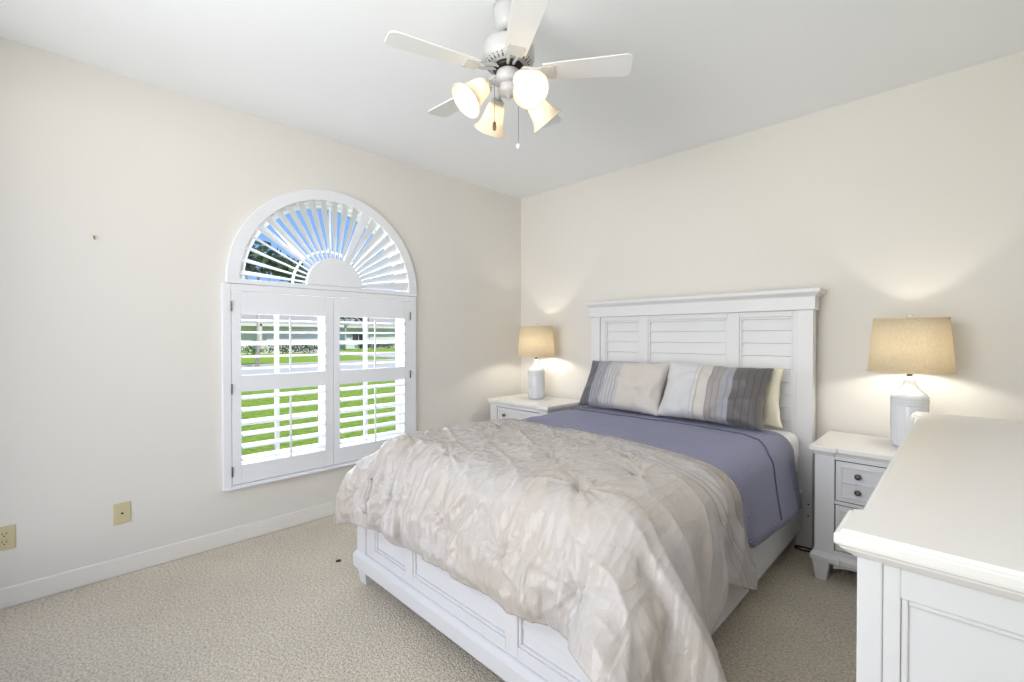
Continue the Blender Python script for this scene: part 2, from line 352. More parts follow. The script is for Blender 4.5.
# ------------------------------------------------------------------ window behind the shutters
win = thing('window_1', None, None, (-.10, WY, .43), kind='structure')
def wchild(name, bm, m, bevel=0): 
    o = finish(name, bm, m, win, bevel); o.matrix_parent_inverse = Matrix.Translation((.10, -WY, -.43)); return o
bm = bmesh.new()
y0, y1 = -2.665, -1.36
def yz(bm, a0, a1, b0, b1, x0=-.125, x1=-.075): box(bm, x0, x1, a0, a1, b0, b1)
yz(bm, y0, y0+.045, .43, 1.6); yz(bm, y1-.045, y1, .43, 1.6); yz(bm, WY-.604, WY-.578, 1.6, AZ); yz(bm, WY+.578, WY+.604, 1.6, AZ); yz(bm, y0, y1, .43, .48); yz(bm, WY-.604, WY+.604, 1.57, AZ-.01, -.14, -.05)
yz(bm, -2.053, -1.965, .43, 1.6, -.13, -.065)
# arched frame ring
def ring(bm, c, r0, r1, x0, x1, n=48, a0=0, a1=PI):
    P = []
    for i in range(n+1):
        a = a0+(a1-a0)*i/n; ca, sa = math.cos(a), math.sin(a)
        P.append([bm.verts.new((x, c[0]+r*ca, c[1]+r*sa)) for x, r in ((x0, r0), (x0, r1), (x1, r1), (x1, r0))])
    for a, b in zip(P, P[1:]):
        for i in range(4): bm.faces.new((a[i], a[(i+1) % 4], b[(i+1) % 4], b[i]))
    bm.faces.new(P[0][::-1]); bm.faces.new(P[-1])
ring(bm, (WY, AZ), .578, .604, -.125, -.075)
wchild('window_frame', bm, 'shutter', .003)
bm = bmesh.new()
for cy in (-2.348, -1.690):
    yz(bm, cy-.012, cy+.012, .48, 1.57, -.115, -.09)
    for z in (.73, 1.27): yz(bm, cy-.27, cy-.0125, z-.009, z+.009, -.113, -.092); yz(bm, cy+.0125, cy+.27, z-.009, z+.009, -.113, -.092)
    yz(bm, cy-.275, cy+.275, .955, .990, -.125, -.075)
ring(bm, (WY, AZ), .260, .271, -.112, -.09)
for a in (45, 90, 135):
    c, s = math.cos(math.radians(a)), math.sin(math.radians(a)); v = []
    for x in (-.112, -.09):
        for r, t in ((.265, -.009), (.58, -.007), (.58, .007), (.265, .009)): v.append(bm.verts.new((x, WY+r*c-t*s, AZ+r*s+t*c)))
    for f in ((3, 2, 1, 0), (4, 5, 6, 7), (0, 1, 5, 4), (1, 2, 6, 5), (2, 3, 7, 6), (3, 0, 4, 7)): bm.faces.new([v[i] for i in f])
wchild('window_muntins', bm, 'shutter')
bm = bmesh.new(); poly = [(y1-.02, .45), (y1-.02, 1.59), (WY+.585, 1.59)] + arch_pts(.585) + [(WY-.585, 1.59), (y0+.02, 1.59), (y0+.02, .45)]
bm.faces.new([bm.verts.new((-.10, a, b)) for a, b in poly]); wchild('window_glass', bm, 'glass')

# ------------------------------------------------------------------ shutters (two hinged panels in a frame)
def fy(y): return -3.43+(y+3.43)*.9905
def fz(z): return 1.31+(z-1.31)*.9905
FY0, FY1, FZ0, FZ1 = fy(-2.696), fy(-1.283), fz(.343), fz(1.645)
sh = thing('plantation_shutter', 'white two-panel shutter of horizontal louvers below the arch', 'shutter', (0, WY, FZ0))
def ch(name, bm, m, parent, base, **k):
    o = finish(name, bm, m, parent, **k); o.matrix_parent_inverse = Matrix.Translation(-Vector(base)); return o
SB = (0, WY, FZ0)
bm = bmesh.new()
box(bm, 0, .032, FY0, FY0+.048, FZ0, FZ1); box(bm, 0, .032, FY1-.064, FY1, FZ0, FZ1)
box(bm, 0, .032, FY0+.048, FY1-.064, FZ1-.045, FZ1); box(bm, 0, .032, FY0+.048, FY1-.064, FZ0, FZ0+.018)
box(bm, .002, .050, FY0+.012, FY1-.02, FZ0-.002, FZ0+.010)
ch('frame', bm, 'shutter', sh, SB, bevel=.004)
def louver(w, length, t=.011, n=10):
    """elliptical slat, length along local y, width along local x"""
    bm = bmesh.new(); prof = [(w/2*math.cos(2*PI*i/n*1), t/2*math.sin(2*PI*i/n*1)) for i in range(n)]
    prism(bm, prof, 1, -length/2, length/2); return bm
PX = (.004, .032)    # panel thickness
def panel(ya, yb, oa, ob, rod, hinge_y, first):
    p = thing('shutter_panel', None, None); p.parent = sh; p.matrix_parent_inverse = Matrix.Translation(-Vector(SB)); p.location = (0, (ya+yb)/2, FZ0)
    base = (0, (ya+yb)/2, FZ0)
    zb, zt = FZ0+.022, FZ1-.048
    bm = bmesh.new(); box(bm, *PX, ya, oa, zb, zt); box(bm, *PX, ob, yb, zb, zt)
    for a, b in ((zb, fz(.485)), (fz(.955), fz(1.060)), (fz(1.456), zt)): box(bm, *PX, oa, ob, a, b)
    ch('stiles_and_rails', bm, 'shutter', p, base, bevel=.003)
    for (za, zc, n, tilt) in ((fz(1.060), fz(1.456), 5, 3), (fz(.485), fz(.955), 6, 11)):
        for i in range(n):
            z = za+(zc-za)*(i+.5)/n
            l = finish('louver', louver(.086, ob-oa-.004), 'shutter', p, smooth=False); l.matrix_parent_inverse = Matrix.Translation(-Vector(base))
            l.location = (.018, (oa+ob)/2, z); l.rotation_euler = (0, math.radians(tilt), 0)
    for za, zc in ((1.075, 1.44), (.50, .92)):
        bm = bmesh.new(); box(bm, .062, .072, rod-.006, rod+.006, za, zc); ch('tilt_rod', bm, 'shutter', p, base, bevel=.002)
    for z in (1.50, .98, .46) if first else (1.48, 1.00):
        bm = bmesh.new(); tube(bm, [(.036, hinge_y, z-.032), (.036, hinge_y, z+.032)], .0045, 8); ch('hinge', bm, 'hinge', p, base)
panel(fy(-2.645), fy(-1.994), fy(-2.593), fy(-2.055), fy(-2.305), fy(-2.647), True)
panel(fy(-1.990), fy(-1.342), fy(-1.945), fy(-1.398), fy(-1.678), fy(-1.342), False)

# arched sunburst shutter
WY, AZ = -1.988, 1.677
ar = thing('arched_sunburst_shutter', 'white half-round sunburst shutter with radiating louvers above the panels', 'shutter', (0, WY, AZ))
AB = (0, WY, AZ)
bm = bmesh.new(); ring(bm, (WY, AZ-.005), .618, .692, .0, .034, 64)
box(bm, 0, .034, WY-.692, WY+.692, AZ-.033, AZ-.002)
ch('arch_frame', bm, 'shutter', ar, AB, bevel=.004)
bm = bmesh.new(); ring(bm, (WY, AZ), .005, .202, .0, .034, 32); ch('hub', bm, 'shutter', ar, AB, bevel=.003)
na = 23; step = 180/na
for i in range(na):
    a = (i+.5)*step
    if abs(a-66.5) < 3.6:
        bm = bmesh.new(); v = []
        for x in (.004, .030):
            for r, t in ((.19, -.012), (.625, -.034), (.625, .034), (.19, .012)): v.append(bm.verts.new((x, r, t)))
        for f in ((3, 2, 1, 0), (4, 5, 6, 7), (0, 1, 5, 4), (1, 2, 6, 5), (2, 3, 7, 6), (3, 0, 4, 7)): bm.faces.new([v[k] for k in f])
        nm = 'spoke'; til = 0
    else:
        bm = bmesh.new(); w0, w1 = .026, .080; th = .007
        P = []
        for r, wd in ((.195, w0), (.622, w1)):
            P.append([bm.verts.new((wd/2*math.cos(2*PI*k/8), r, th/2*math.sin(2*PI*k/8))) for k in range(8)])
        # local: x = through the wall, y = radius, z = tangential thickness
        for k in range(8): bm.faces.new((P[0][k], P[0][(k+1) % 8], P[1][(k+1) % 8], P[1][k]))
        bm.faces.new(P[0][::-1]); bm.faces.new(P[1]); nm = 'radial_louver'
        til = -57 if a > 62 else -68
        if a > 150: til = -30
    o = finish(nm, bm, 'shutter', ar)
    if nm == 'spoke': o.rotation_euler = (math.radians(a), 0, 0)
    else:
        o.location = (.016, 0, 0)
        o.rotation_euler = (Matrix.Rotation(math.radians(a), 4, 'X') @ Matrix.Rotation(math.radians(til), 4, 'Y')).to_euler()

# ------------------------------------------------------------------ small wall fittings
def plate(loc, label, duplex):
    t = thing('outlet_plate' if duplex else 'cable_plate', label, 'outlet' if duplex else 'wall plate', loc)
    bm = bmesh.new(); box(bm, 0, .006, -.036, .036, -.058, .058); finish('cover', bm, 'plate', t, bevel=.003)
    if duplex:
        for z in (.020, -.020):
            bm = bmesh.new(); lathe(bm, [(.017, 0), (.017, .003)], 20, mtx=Matrix.Translation((.006, 0, z)) @ Matrix.Rotation(PI/2, 4, 'Y')); f = finish('receptacle', bm, 'plate', t)
            bm = bmesh.new()
            box(bm, .008, .0096, -.008, -.0055, -.001+z, .009+z); box(bm, .008, .0096, .0055, .008, -.001+z, .009+z)
            lathe(bm, [(.003, 0), (.003, .0016)], 12, mtx=Matrix.Translation((.0082, 0, z-.008)) @ Matrix.Rotation(PI/2, 4, 'Y')); finish('slots', bm, 'black', f)
    else:
        bm = bmesh.new(); lathe(bm, [(.005, 0), (.005, .004)], 16, mtx=Matrix.Translation((.006, 0, 0)) @ Matrix.Rotation(PI/2, 4, 'Y')); finish('jack', bm, 'black', t)
        for z in (.042, -.042):
            bm = bmesh.new(); lathe(bm, [(.004, 0), (.003, .0015)], 12, mtx=Matrix.Translation((.006, 0, z)) @ Matrix.Rotation(PI/2, 4, 'Y')); finish('screw', bm, 'plate', t)
plate((0, -3.178, .339), 'almond cable plate with one black jack between outlet and window', False)
plate((0, -3.610, .337), 'almond duplex outlet low on the wall, farther from the window than the cable plate', True)
bm = bmesh.new(); tube(bm, [(0, -3.282, 1.842), (.014, -3.282, 1.838)], .004, 8); tube(bm, [(.014, -3.282, 1.838), (.016, -3.280, 1.828), (.010, -3.279, 1.824)], .003, 6)
tag(finish('picture_hook', bm, 'anchor'), 'tiny brass picture hook alone high on the left wall', 'hook')
bm = bmesh.new(); lathe(bm, [(.005, 0), (.005, .006), (.002, .009)], 12, mtx=Matrix.Translation((1.60, 0, 1.97)) @ Matrix.Rotation(PI/2, 4, 'X'))
tag(finish('wall_anchor', bm, 'trim'), 'tiny white wall anchor above the headboard', 'wall anchor')
bm = bmesh.new(); lathe(bm, [(.016, .0), (.014, .004), (.006, .006)], 14); o = finish('carpet_spot', bm, 'spot', smooth=True, loc=(.70, -2.275, 0)); tag(o, 'small dark brown spot on the carpet beside the bed foot', 'stain')

# ------------------------------------------------------------------ bed
BX0, BX1 = .984, 2.624; BC = (BX0+BX1)/2
bed = thing('bed_frame', 'white queen bed frame with slatted panel headboard against the back wall', 'bed', (BC, -1.2, 0))
BB = (BC, -1.2, 0)
def bch(name, bm, m, bevel=0, parent=None, **k): return ch(name, bm, m, parent or bed, BB if parent is None else (0, 0, 0), bevel=bevel, **k)
HF = -.150
for x in (BX0, BX1-.088):
    bm = bmesh.new(); box(bm, x, x+.088, HF, HF+.075, 0, 1.478); bch('headboard_post', bm, 'furn', .003)
bm = bmesh.new(); moulding(bm, BX0, BX1, HF, HF+.085, [(.008, 1.474), (.014, 1.478), (.012, 1.484), (.012, 1.556), (.020, 1.566), (.034, 1.576), (.040, 1.584), (.042, 1.605)])
bch('crown', bm, 'furn', .002)
bm = bmesh.new()
P0, P1, P2, P3 = (1.115, 1.440), (1.513, 2.112), (2.190, 2.512), None
xs = [(BX0+.088, P0[0]), (P0[1], P1[0]), (P1[1], P2[0]), (P2[1], BX1-.088)]
for a, b in xs: box(bm, a, b, HF+.016, HF+.052, .50, 1.476)
for a, b in (P0, P1, P2): box(bm, a, b, HF+.016, HF+.052, 1.438, 1.476); box(bm, a, b, HF+.016, HF+.052, .50, .60)
bch('headboard_frame', bm, 'furn', .003)
for a, b in (P0, P1, P2):
    bm = bmesh.new()
    # bead round the recess
    bw = .014
    for q in ((a, a+bw, .60, 1.438), (b-bw, b, .60, 1.438), (a+bw, b-bw, 1.438-bw, 1.438), (a+bw, b-bw, .60, .60+bw)): box(bm, q[0], q[1], HF+.022, HF+.046, q[2], q[3])
    bch('panel_bead', bm, 'furn', .003)
    bm = bmesh.new(); z = .60; p = .083
    while z < 1.43:
        z2 = min(z+p, 1.43)
        prism(bm, [(HF+.030, z+.004), (HF+.036, z), (HF+.050, z), (HF+.050, z2), (HF+.040, z2)], 0, a+.008, b-.008); z += p
    bch('slatted_panel', bm, 'furn')
# footboard
FF = -2.300
for x in (BX0, BX1-.086):
    bm = bmesh.new(); box(bm, x, x+.086, FF, FF+.08, .16, .50); bch('footboard_post', bm, 'furn', .003)
    bm = bmesh.new(); taper(bm, x+.043, FF+.04, 0, .09, .062, .058, .088, .084); bch('foot', bm, 'furn', .004)
bm = bmesh.new(); moulding(bm, BX0, BX1, FF, FF+.08, [(.012, .085), (.016, .09), (.016, .150), (.013, .158), (.006, .166), (0, .172)]); bch('base_rail', bm, 'furn', .002)
bm = bmesh.new()
F0, F1, F2 = (1.150, 1.440), (1.500, 2.108), (2.168, 2.458)
for a, b in ((BX0+.086, F0[0]), (F0[1], F1[0]), (F1[1], F2[0]), (F2[1], BX1-.086)): box(bm, a, b, FF+.010, FF+.05, .17, .50)
for a, b in (F0, F1, F2): box(bm, a, b, FF+.010, FF+.05, .17, .215); box(bm, a, b, FF+.010, FF+.05, .455, .50)
bch('footboard_frame', bm, 'furn', .003)
for a, b in (F0, F1, F2):
    bm = bmesh.new(); bw = .012
    for q in ((a, a+bw, .215, .455), (b-bw, b, .215, .455), (a+bw, b-bw, .455-bw, .455), (a+bw, b-bw, .215, .215+bw)): box(bm, q[0], q[1], FF+.016, FF+.04, q[2], q[3])
    bch('footboard_bead', bm, 'furn', .003)
    bm = bmesh.new()
    for k in range(4):
        za = .215+k*.060; prism(bm, [(FF+.026, za+.004), (FF+.029, za), (FF+.040, za), (FF+.040, za+.060), (FF+.030, za+.060)], 0, a+.006, b-.006)
    bch('footboard_panel', bm, 'furn')
bm = bmesh.new(); moulding(bm, BX0, BX1, FF, FF+.08, [(.0, .498), (.010, .504), (.012, .520)]); bch('footboard_cap', bm, 'furn', .003)
for s, x in ((-1, BX0+.045), (1, BX1-.078)):
    bm = bmesh.new(); box(bm, x, x+.027, FF+.08, HF, .115, .345); box(bm, x-.004 if s > 0 else x, x+.031 if s > 0 else x+.031, FF+.08, HF, .330, .350)
    r = bch('side_rail', bm, 'furn', .003)
bm = bmesh.new()
for y in [-2.05+i*.19 for i in range(11)]: box(bm, BX0+.07, BX1-.078, y, y+.07, .30, .32)
bch('slats', bm, 'furn')
for z in (.20, .27): bm = bmesh.new(); lathe(bm, [(.005, 0), (.004, .002)], 10, mtx=Matrix.Translation((BX1-.02, HF, z)) @ Matrix.Rotation(PI/2, 4, 'X')); bch('screw_hole', bm, 'dark')  # dark discs standing in for the shade inside the post's screw holes
# mattress and box spring
def rbox(bm, x0, x1, y0, y1, z0, z1, r, n=5):
    box(bm, x0, x1, y0, y1, z0, z1); bmesh.ops.bevel(bm, geom=bm.edges[:], offset=r, segments=n, profile=.5, affect='EDGES')
MX0, MX1 = 1.045, 2.563; MZ = .715
bm = bmesh.new(); rbox(bm, MX0+.02, MX1-.025, -2.19, -.16, .322, .44, .02); o = finish('box_spring', bm, 'sheet', smooth=True); tag(o, 'white fabric box spring lying in the bed frame', 'box spring')
bm = bmesh.new(); rbox(bm, MX0, MX1, -2.20, -.155, .442, MZ, .055); o = finish('mattress', bm, 'sheet', smooth=True); tag(o, 'mattress under a white fitted sheet, showing beside the headboard', 'mattress')

# quilt: cross-section swept down the bed
def quilt():
    bm = bmesh.new(); uvl = bm.loops.layers.uv.new('UVMap')
    def section(y, lean):
        P = []; zt = MZ+.012; r = .10; xl, xr = MX0-.016, MX1+.016; hem = .345+.11*min(1, max(0, (-1.40-y)/.25))
        hemL = .40
        P.append((xl-.012, hemL)); 
        for k in range(1, 6): P.append((xl-.008+.008*k/5, hemL+(zt-r-hemL)*k/5))
        for k in range(1, 8): a = PI-PI/2*k/7; P.append((xl+r+r*math.cos(a), zt-r+r*math.sin(a)))
        nx = 40
        for k in range(1, nx): P.append((xl+r+(xr-xl-2*r)*k/nx, zt))
        for k in range(0, 8): a = PI/2-PI/2*k/7; P.append((xr-r+r*math.cos(a), zt-r+r*math.sin(a)))
        for k in range(1, 9): P.append((xr+(.050-.036*min(1, max(0, (-.3-y)/.9)) if y > -1.22 else -.006)*(k/8)**1.3, zt-r+(hem-zt+r)*k/8))
        return P
    ys = [-.295-.03*i for i in range(52)]; rows = []
    for j, y in enumerate(ys):
        S = section(y, 0); row = []; s = 0
        for i, (x, z) in enumerate(S):
            if i: s += math.hypot(x-S[i-1][0], z-S[i-1][1])
            wv = noise.noise(Vector((x*2.2, y*3.1, z*2))) ; side = max(0, (MZ-.05-z)/.3)
            xo = x + (.006*math.sin(y*7+.6)+.008*noise.noise(Vector((y*5, z, 3.1))))*side*(1 if x > BC else -1) + (.012*side if x > BC else 0)
            yo = y - (.13*min(1, max(0, (x-2.32)/.24)) + .05*side*(1 if x > BC else 0))*max(0, 1-j/9)
            zo = z + .006*wv + (.006*noise.noise(Vector((x*7, y*6, 0))) if side == 0 else 0) + (.006*noise.noise(Vector((y*4, 1.7, 0)))*side)
            row.append((bm.verts.new((xo, yo, zo)), s, -y))
        rows.append(row)
    for a, b in zip(rows, rows[1:]):
        for i in range(len(a)-1):
            q = (a[i], a[i+1], b[i+1], b[i]); f = bm.faces.new([t[0] for t in q])
            for lp, t in zip(f.loops, q): lp[uvl].uv = (t[1], t[2])
    pts = []
    for i in range(len(rows[0])):
        yt = float(np.interp(rows[0][i][0].co.x, [2.2, 2.36, 2.48, 2.56], [-.565, -.60, -.70, -.84])); k = min(range(len(rows)), key=lambda r: abs(rows[r][i][0].co.y-yt))
        k = max(1, min(len(rows)-2, k)); a, b = rows[k-1][i][0].co, rows[k+1][i][0].co
        f = max(0, min(1, (yt-a.y)/(b.y-a.y))); pts.append(a.lerp(b, f))
    return bm, pts
bm, seam_pts = quilt()
q = finish('quilt', bm, 'quilt', smooth=True)
md = q.modifiers.new('thick', 'SOLIDIFY'); md.thickness = .012; md.offset = 1
tag(q, 'blue-grey stitched quilt across the bed, hanging over its right side', 'quilt')
bm = bmesh.new(); sp = []
for k in range(1, len(seam_pts)-1):
    t = seam_pts[k+1]-seam_pts[k-1]; n = Vector((-t.z, 0, t.x)).normalized(); sp.append(seam_pts[k]+n*.0135)
tube(bm, sp, .0055, 6); o = finish('piping', bm, 'quilt_seam', q)

# pillows
def pillow(name, label, m, cx, yb, zb, tilt, w, h, th, seed, roll=0, group='striped pillows on the bed'):
    bm = bmesh.new(); uvl = bm.loops.layers.uv.new('UVMap'); nu, nv = 36, 24; grids = []
    for side in (1, -1):
        g = []
        for j in range(nv+1):
            row = []
            for i in range(nu+1):
                u, v = i/nu*2-1, j/nv*2-1
                pin = 1-.085*(1-abs(v)**2.0)*abs(u)**3 if True else 1
                pinv = 1-.10*(1-abs(u)**2.2)*abs(v)**3
                t = (max(0, (1-abs(u)**3.2))*max(0, (1-abs(v)**3.2)))**.55
                x = u*w/2*pin; z = v*h/2*pinv
                n_ = noise.noise(Vector((x*7+seed, z*7, side))) + .5*noise.noise(Vector((x*16+seed, z*14, side*2)))
                edge = abs(u)**4+abs(v)**4
                cre = .010*math.sin((x*38+z*9)+seed)*min(1, edge)*t
                y = side*(th/2*t + .020*n_*t + .018*max(0, 1-abs(noise.noise(Vector((x*6-z*5+seed, x*3+z*3, 2.))))*3)**2*t + cre) if t > 0 else 0
                if t == 0: x += .003*math.sin(z*60); z += .003*math.sin(x*70+seed)
                row.append(bm.verts.new((x, -y, z)) if (side == 1 or t > 0) else grids[0][j][i])
            g.append(row)
        grids.append(g)
        for j in range(nv):
            for i in range(nu):
                vs = (g[j][i], g[j][i+1], g[j+1][i+1], g[j+1][i])
                if side < 0: vs = vs[::-1]
                uvs = [(i/nu, j/nv), ((i+1)/nu, j/nv), ((i+1)/nu, (j+1)/nv), (i/nu, (j+1)/nv)]
                if side < 0: uvs = uvs[::-1]
                try: f = bm.faces.new(vs)
                except ValueError: continue
                for lp, c in zip(f.loops, uvs): lp[uvl].uv = c
    o = finish(name, bm, m, smooth=True)
    sub = o.modifiers.new('s', 'SUBSURF'); sub.levels = 1; sub.render_levels = 1
    t = math.radians(tilt)
    # bottom edge at (yb, zb), leaning back (towards +y) by tilt from the vertical
    o.rotation_euler = (Matrix.Rotation(-t, 4, 'X') @ Matrix.Rotation(math.radians(roll), 4, 'Y')).to_euler()
    o.location = (cx, yb+math.sin(t)*h/2, zb+math.cos(t)*h/2)
    tag(o, label, 'pillow', group); return o
pillow('pillow', 'striped sham with its charcoal end at the headboard post, leaning upright on the quilt', 'sham_l', 1.425, -.465, .745, 30, .72, .43, .15, 1.3)
pillow('pillow', 'silver sham whose dark taupe stripes face the cream pillow', 'sham_r', 2.105, -.485, .745, 27, .70, .43, .15, 5.1, roll=1.5)
pillow('pillow', 'plain cream pillow tucked behind the dark-striped sham against the headboard', 'cream_pillow', 2.175, -.262, .735, 5, .64, .385, .085, 9.7, group=None)

# ------------------------------------------------------------------ comforter: draped by a small cloth relaxation, then quilted
def comforter():
    sp = .028
    X = np.arange(.83, 3.10+sp/2, sp); Y = np.arange(-1.30, -2.58-sp/2, -sp); nx, ny = len(X), len(Y)
    gx, gy = np.meshgrid(X, Y, indexing='ij')
    # the head edge runs slightly slanted and bowed
    skew = np.interp(gx, [.6, 2.0, 2.3, 2.5, 2.72, 2.93, 3.12], [-.02, .0, -.06, -.15, -.13, .03, .16])*(1-(-1.30-gy)/1.34)
    tt = (-1.30-gy)/1.34; g = np.interp(tt, [0, .32, .62, 1], [.02, -.17, -.02, .20])
    gx = gx + np.maximum(0, gx-2.6)/.5*g; gy = gy + np.clip((gx-2.2)/.4, 0, 1)*.05*tt**3
    p = np.stack([gx, gy+skew, np.full_like(gx, .80)], -1)
    rng = np.random.RandomState(3)
    p[..., 2] += .012*np.sin(gx*9+1)*np.sin(gy*7) + .004*rng.randn(nx, ny)
    vel = np.zeros_like(p); dt = .02
    def rest(a, b): return np.linalg.norm(a-b, axis=-1, keepdims=True)
    flat = np.stack([gx, gy+skew, np.zeros_like(gx)], -1)
    cons = []
    def addc(sa, sb, k, ex=1.0):
        cons.append((sa, sb, rest(flat[sa], flat[sb])*ex, k))
    S = slice
    for o in (0, 1):
        n = (nx-1-o)//2; 
        cons_a = (S(o, o+2*((nx-o)//2), 2), S(None)); cons_b = (S(o+1, o+1+2*((nx-o)//2), 2), S(None))
        la = len(range(nx)[cons_a[0]]); lb = len(range(nx)[cons_b[0]]); l = min(la, lb)
        addc((S(o, o+2*l, 2), S(None)), (S(o+1, o+1+2*l, 2), S(None)), 1., 1.0)
        l = min(len(range(o, ny, 2)), len(range(o+1, ny, 2)))
        addc((S(None), S(o, o+2*l, 2)), (S(None), S(o+1, o+1+2*l, 2)), 1.)
    for o in (0, 1):
        l = min(len(range(o, nx, 2)), len(range(o+1, nx, 2)))
        addc((S(o, o+2*l, 2), S(0, ny-1)), (S(o+1, o+1+2*l, 2), S(1, ny)), .12)
        addc((S(o, o+2*l, 2), S(1, ny)), (S(o+1, o+1+2*l, 2), S(0, ny-1)), .12)
    def addbend(st, k):
        for o in range(0, 2*st, 1):
            if o % (2*st) >= st: continue
            ia = [i for i in range(nx) if (i//st) % 2 == 0 and i+st < nx]; ib = [i+st for i in ia]
            break
        A = np.array(ia); B = np.array(ib); addc((A, S(None)), (B, S(None)), k)
        ia = [i for i in range(nx) if (i//st) % 2 == 1 and i+st < nx]; A = np.array(ia); addc((A, S(None)), (A+st, S(None)), k)
        ia = [i for i in range(ny) if (i//st) % 2 == 0 and i+st < ny]; A = np.array(ia); addc((S(None), A), (S(None), A+st), k)
        ia = [i for i in range(ny) if (i//st) % 2 == 1 and i+st < ny]; A = np.array(ia); addc((S(None), A), (S(None), A+st), k)
    addbend(2, .16); addbend(4, .06)
    r = .13; mar = .026
    lo = np.array([1.036+r, -2.245+r, -2.0]); hi = np.array([2.604-r, 1.0, MZ+.022-r])
    flo = np.array([.978, -2.306, -1.]); fhi = np.array([2.632, -2.22, .515])
    for step in range(260):
        vel[..., 2] -= 1.3*dt; q = p + vel*dt
        for it in range(16):
            for sa, sb, L, k in cons:
                d = q[sb]-q[sa]; n = np.linalg.norm(d, axis=-1, keepdims=True)+1e-9
                c = d*(.5*k*(n-L)/n); q[sa] += c; q[sb] -= c
            # rounded box
            cl = np.clip(q, lo, hi); d = q-cl; n = np.linalg.norm(d, axis=-1); pen = (r+mar)-n
            m = (pen > 0) & (n > 1e-6)
            dn = d[m]/n[m][:, None]; q[m] += dn*pen[m][:, None]
            ins = n <= 1e-6; q[ins, 2] = hi[2]+r+mar
            # footboard cap
            c2 = np.clip(q, flo, fhi); d2 = q-c2; n2 = np.linalg.norm(d2, axis=-1); m2 = (n2 < mar+.008) & (n2 > 1e-6)
            q[m2] += d2[m2]/n2[m2][:, None]*(mar+.008-n2[m2])[:, None]
            # friction
            t = q[m]-p[m]; tn = (t*dn).sum(1, keepdims=True)*dn; q[m] -= (t-tn)*np.where(dn[:, 2:3] > .6, .5, .06)
            q[..., 2] = np.maximum(q[..., 2], .03)
        vel = (q-p)/dt*.97; p = q
    # refine 2x by cubic interpolation along both axes
    def up(a):
        n = a.shape[0]; o = np.zeros((2*n-1,)+a.shape[1:]); o[::2] = a
        e = np.concatenate([2*a[:1]-a[1:2], a, 2*a[-1:]-a[-2:-1]], 0)
        o[1::2] = (-e[:-3]+9*e[1:-2]+9*e[2:-1]-e[3:])/16; return o
    SK = up(skew)
    def up2(a): return up(up(a).swapaxes(0, 1)).swapaxes(0, 1)
    P = up2(up2(p)); F = up2(up2(flat)); SK = up(up(skew[:, 0]))
    du = np.gradient(P, axis=0); dv = np.gradient(P, axis=1); nr = np.cross(dv, du); nr /= np.linalg.norm(nr, axis=-1, keepdims=True)+1e-9
    if nr[120, 40, 2] < 0: nr = -nr
    for _ in range(3): nr[1:-1, 1:-1] = (nr[1:-1, 1:-1]*2+nr[2:, 1:-1]+nr[:-2, 1:-1]+nr[1:-1, 2:]+nr[1:-1, :-2])/6
    tufts = [(1.05, -2.44), (1.42, -2.43), (1.80, -2.42), (2.117, -2.42), (2.46, -2.43),
             (1.24, -2.12), (1.60, -2.14), (2.30, -2.10), (1.08, -1.80), (1.50, -1.78), (1.97, -1.84), (2.36, -1.80), (1.30, -1.52), (1.75, -1.55), (2.20, -1.58)]
    Xf, Yf = F[..., 0], F[..., 1]; NX, NY = Xf.shape; disp = np.zeros_like(Xf)
    nz = noise.noise
    for i in range(NX):
        for j in range(NY):
            x, y = Xf[i, j], Yf[i, j]
            foot = min(1, max(0, (-1.98-y)/.30)); left = min(1, max(0, (2.55-x)/.7)); s = -1.30-y+SK[i]*(1-j/NY)
            h = .012*nz(Vector((x*3.2, y*3.2, .5)))
            wx = x + .07*nz(Vector((x*2.6, y*3, 4))) + .45*(y+2.2)*nz(Vector((x*1.3, 2.2, y*.5)))
            g = .35+.65*min(1, max(0, nz(Vector((x*2.3, y*1.5, 30)))*2+.6))
            a = max(0, 1-abs(nz(Vector((wx*8.5, y*.8, 7.7))))*2.8); b = max(0, 1-abs(nz(Vector((wx*19, y*1.1, 3.3))))*2.6); c = max(0, 1-abs(nz(Vector((wx*38+y*1, y*2.2, 13.3))))*2.4)
            h += foot*(.30+.9*left)*g*(.034*a**1.5 + .022*b**1.5 + .012*c**1.5)
            # pulled creases on the top, finest near the far corner
            a2 = max(0, 1-abs(nz(Vector((x*4.0+y*6.5, y*2.0-x*1.2, 9.1))))*2.4); b2 = max(0, 1-abs(nz(Vector((x*24+9*y, y*5-x*2, 19.1))))*2.4)
            c2 = max(0, 1-abs(nz(Vector((x*12-9*y, y*4+x*3, 41.))))*2.8)
            h += (1-.5*foot)*left*(.011*a2**2.5 + .006*b2**2 + .009*c2**3)
            a3 = max(0, 1-abs(nz(Vector((x*1.6-y*2.6, x*3+y*2.4, 1.1))))*2.8)
            h += (.25+.75*foot)*.011*a3**3
            # long soft folds down the right side
            side = min(1, max(0, (x-2.42)/.2)); a4 = max(0, 1-abs(nz(Vector((y*5.2+x*.9, x*1.1, 23.))))*2.2)
            h += side*.016*a4**2
            for ps in (.075, .165, .20, .24): h -= .006*math.exp(-((s-ps)/.006)**2)*(1 if ps < .1 else min(1, max(0, (x-1.5)/.5)))
            disp[i, j] = h
    for tx, ty in tufts:
        dx, dy = Xf-tx, Yf-ty; d = np.sqrt(dx*dx+dy*dy)+1e-6; th = np.arctan2(dy, dx)
        rays = (1-np.abs(np.sin(3.5*th+tx*7+.7*np.sin(2*th))))**2 + .6*(1-np.abs(np.sin(6.5*th+ty*9)))**3
        disp += -.026*np.exp(-d*d/.0007) + .014*rays*np.exp(-d/.12)*np.minimum(1, d/.02) + .007*np.exp(-((d-.13)/.07)**2)
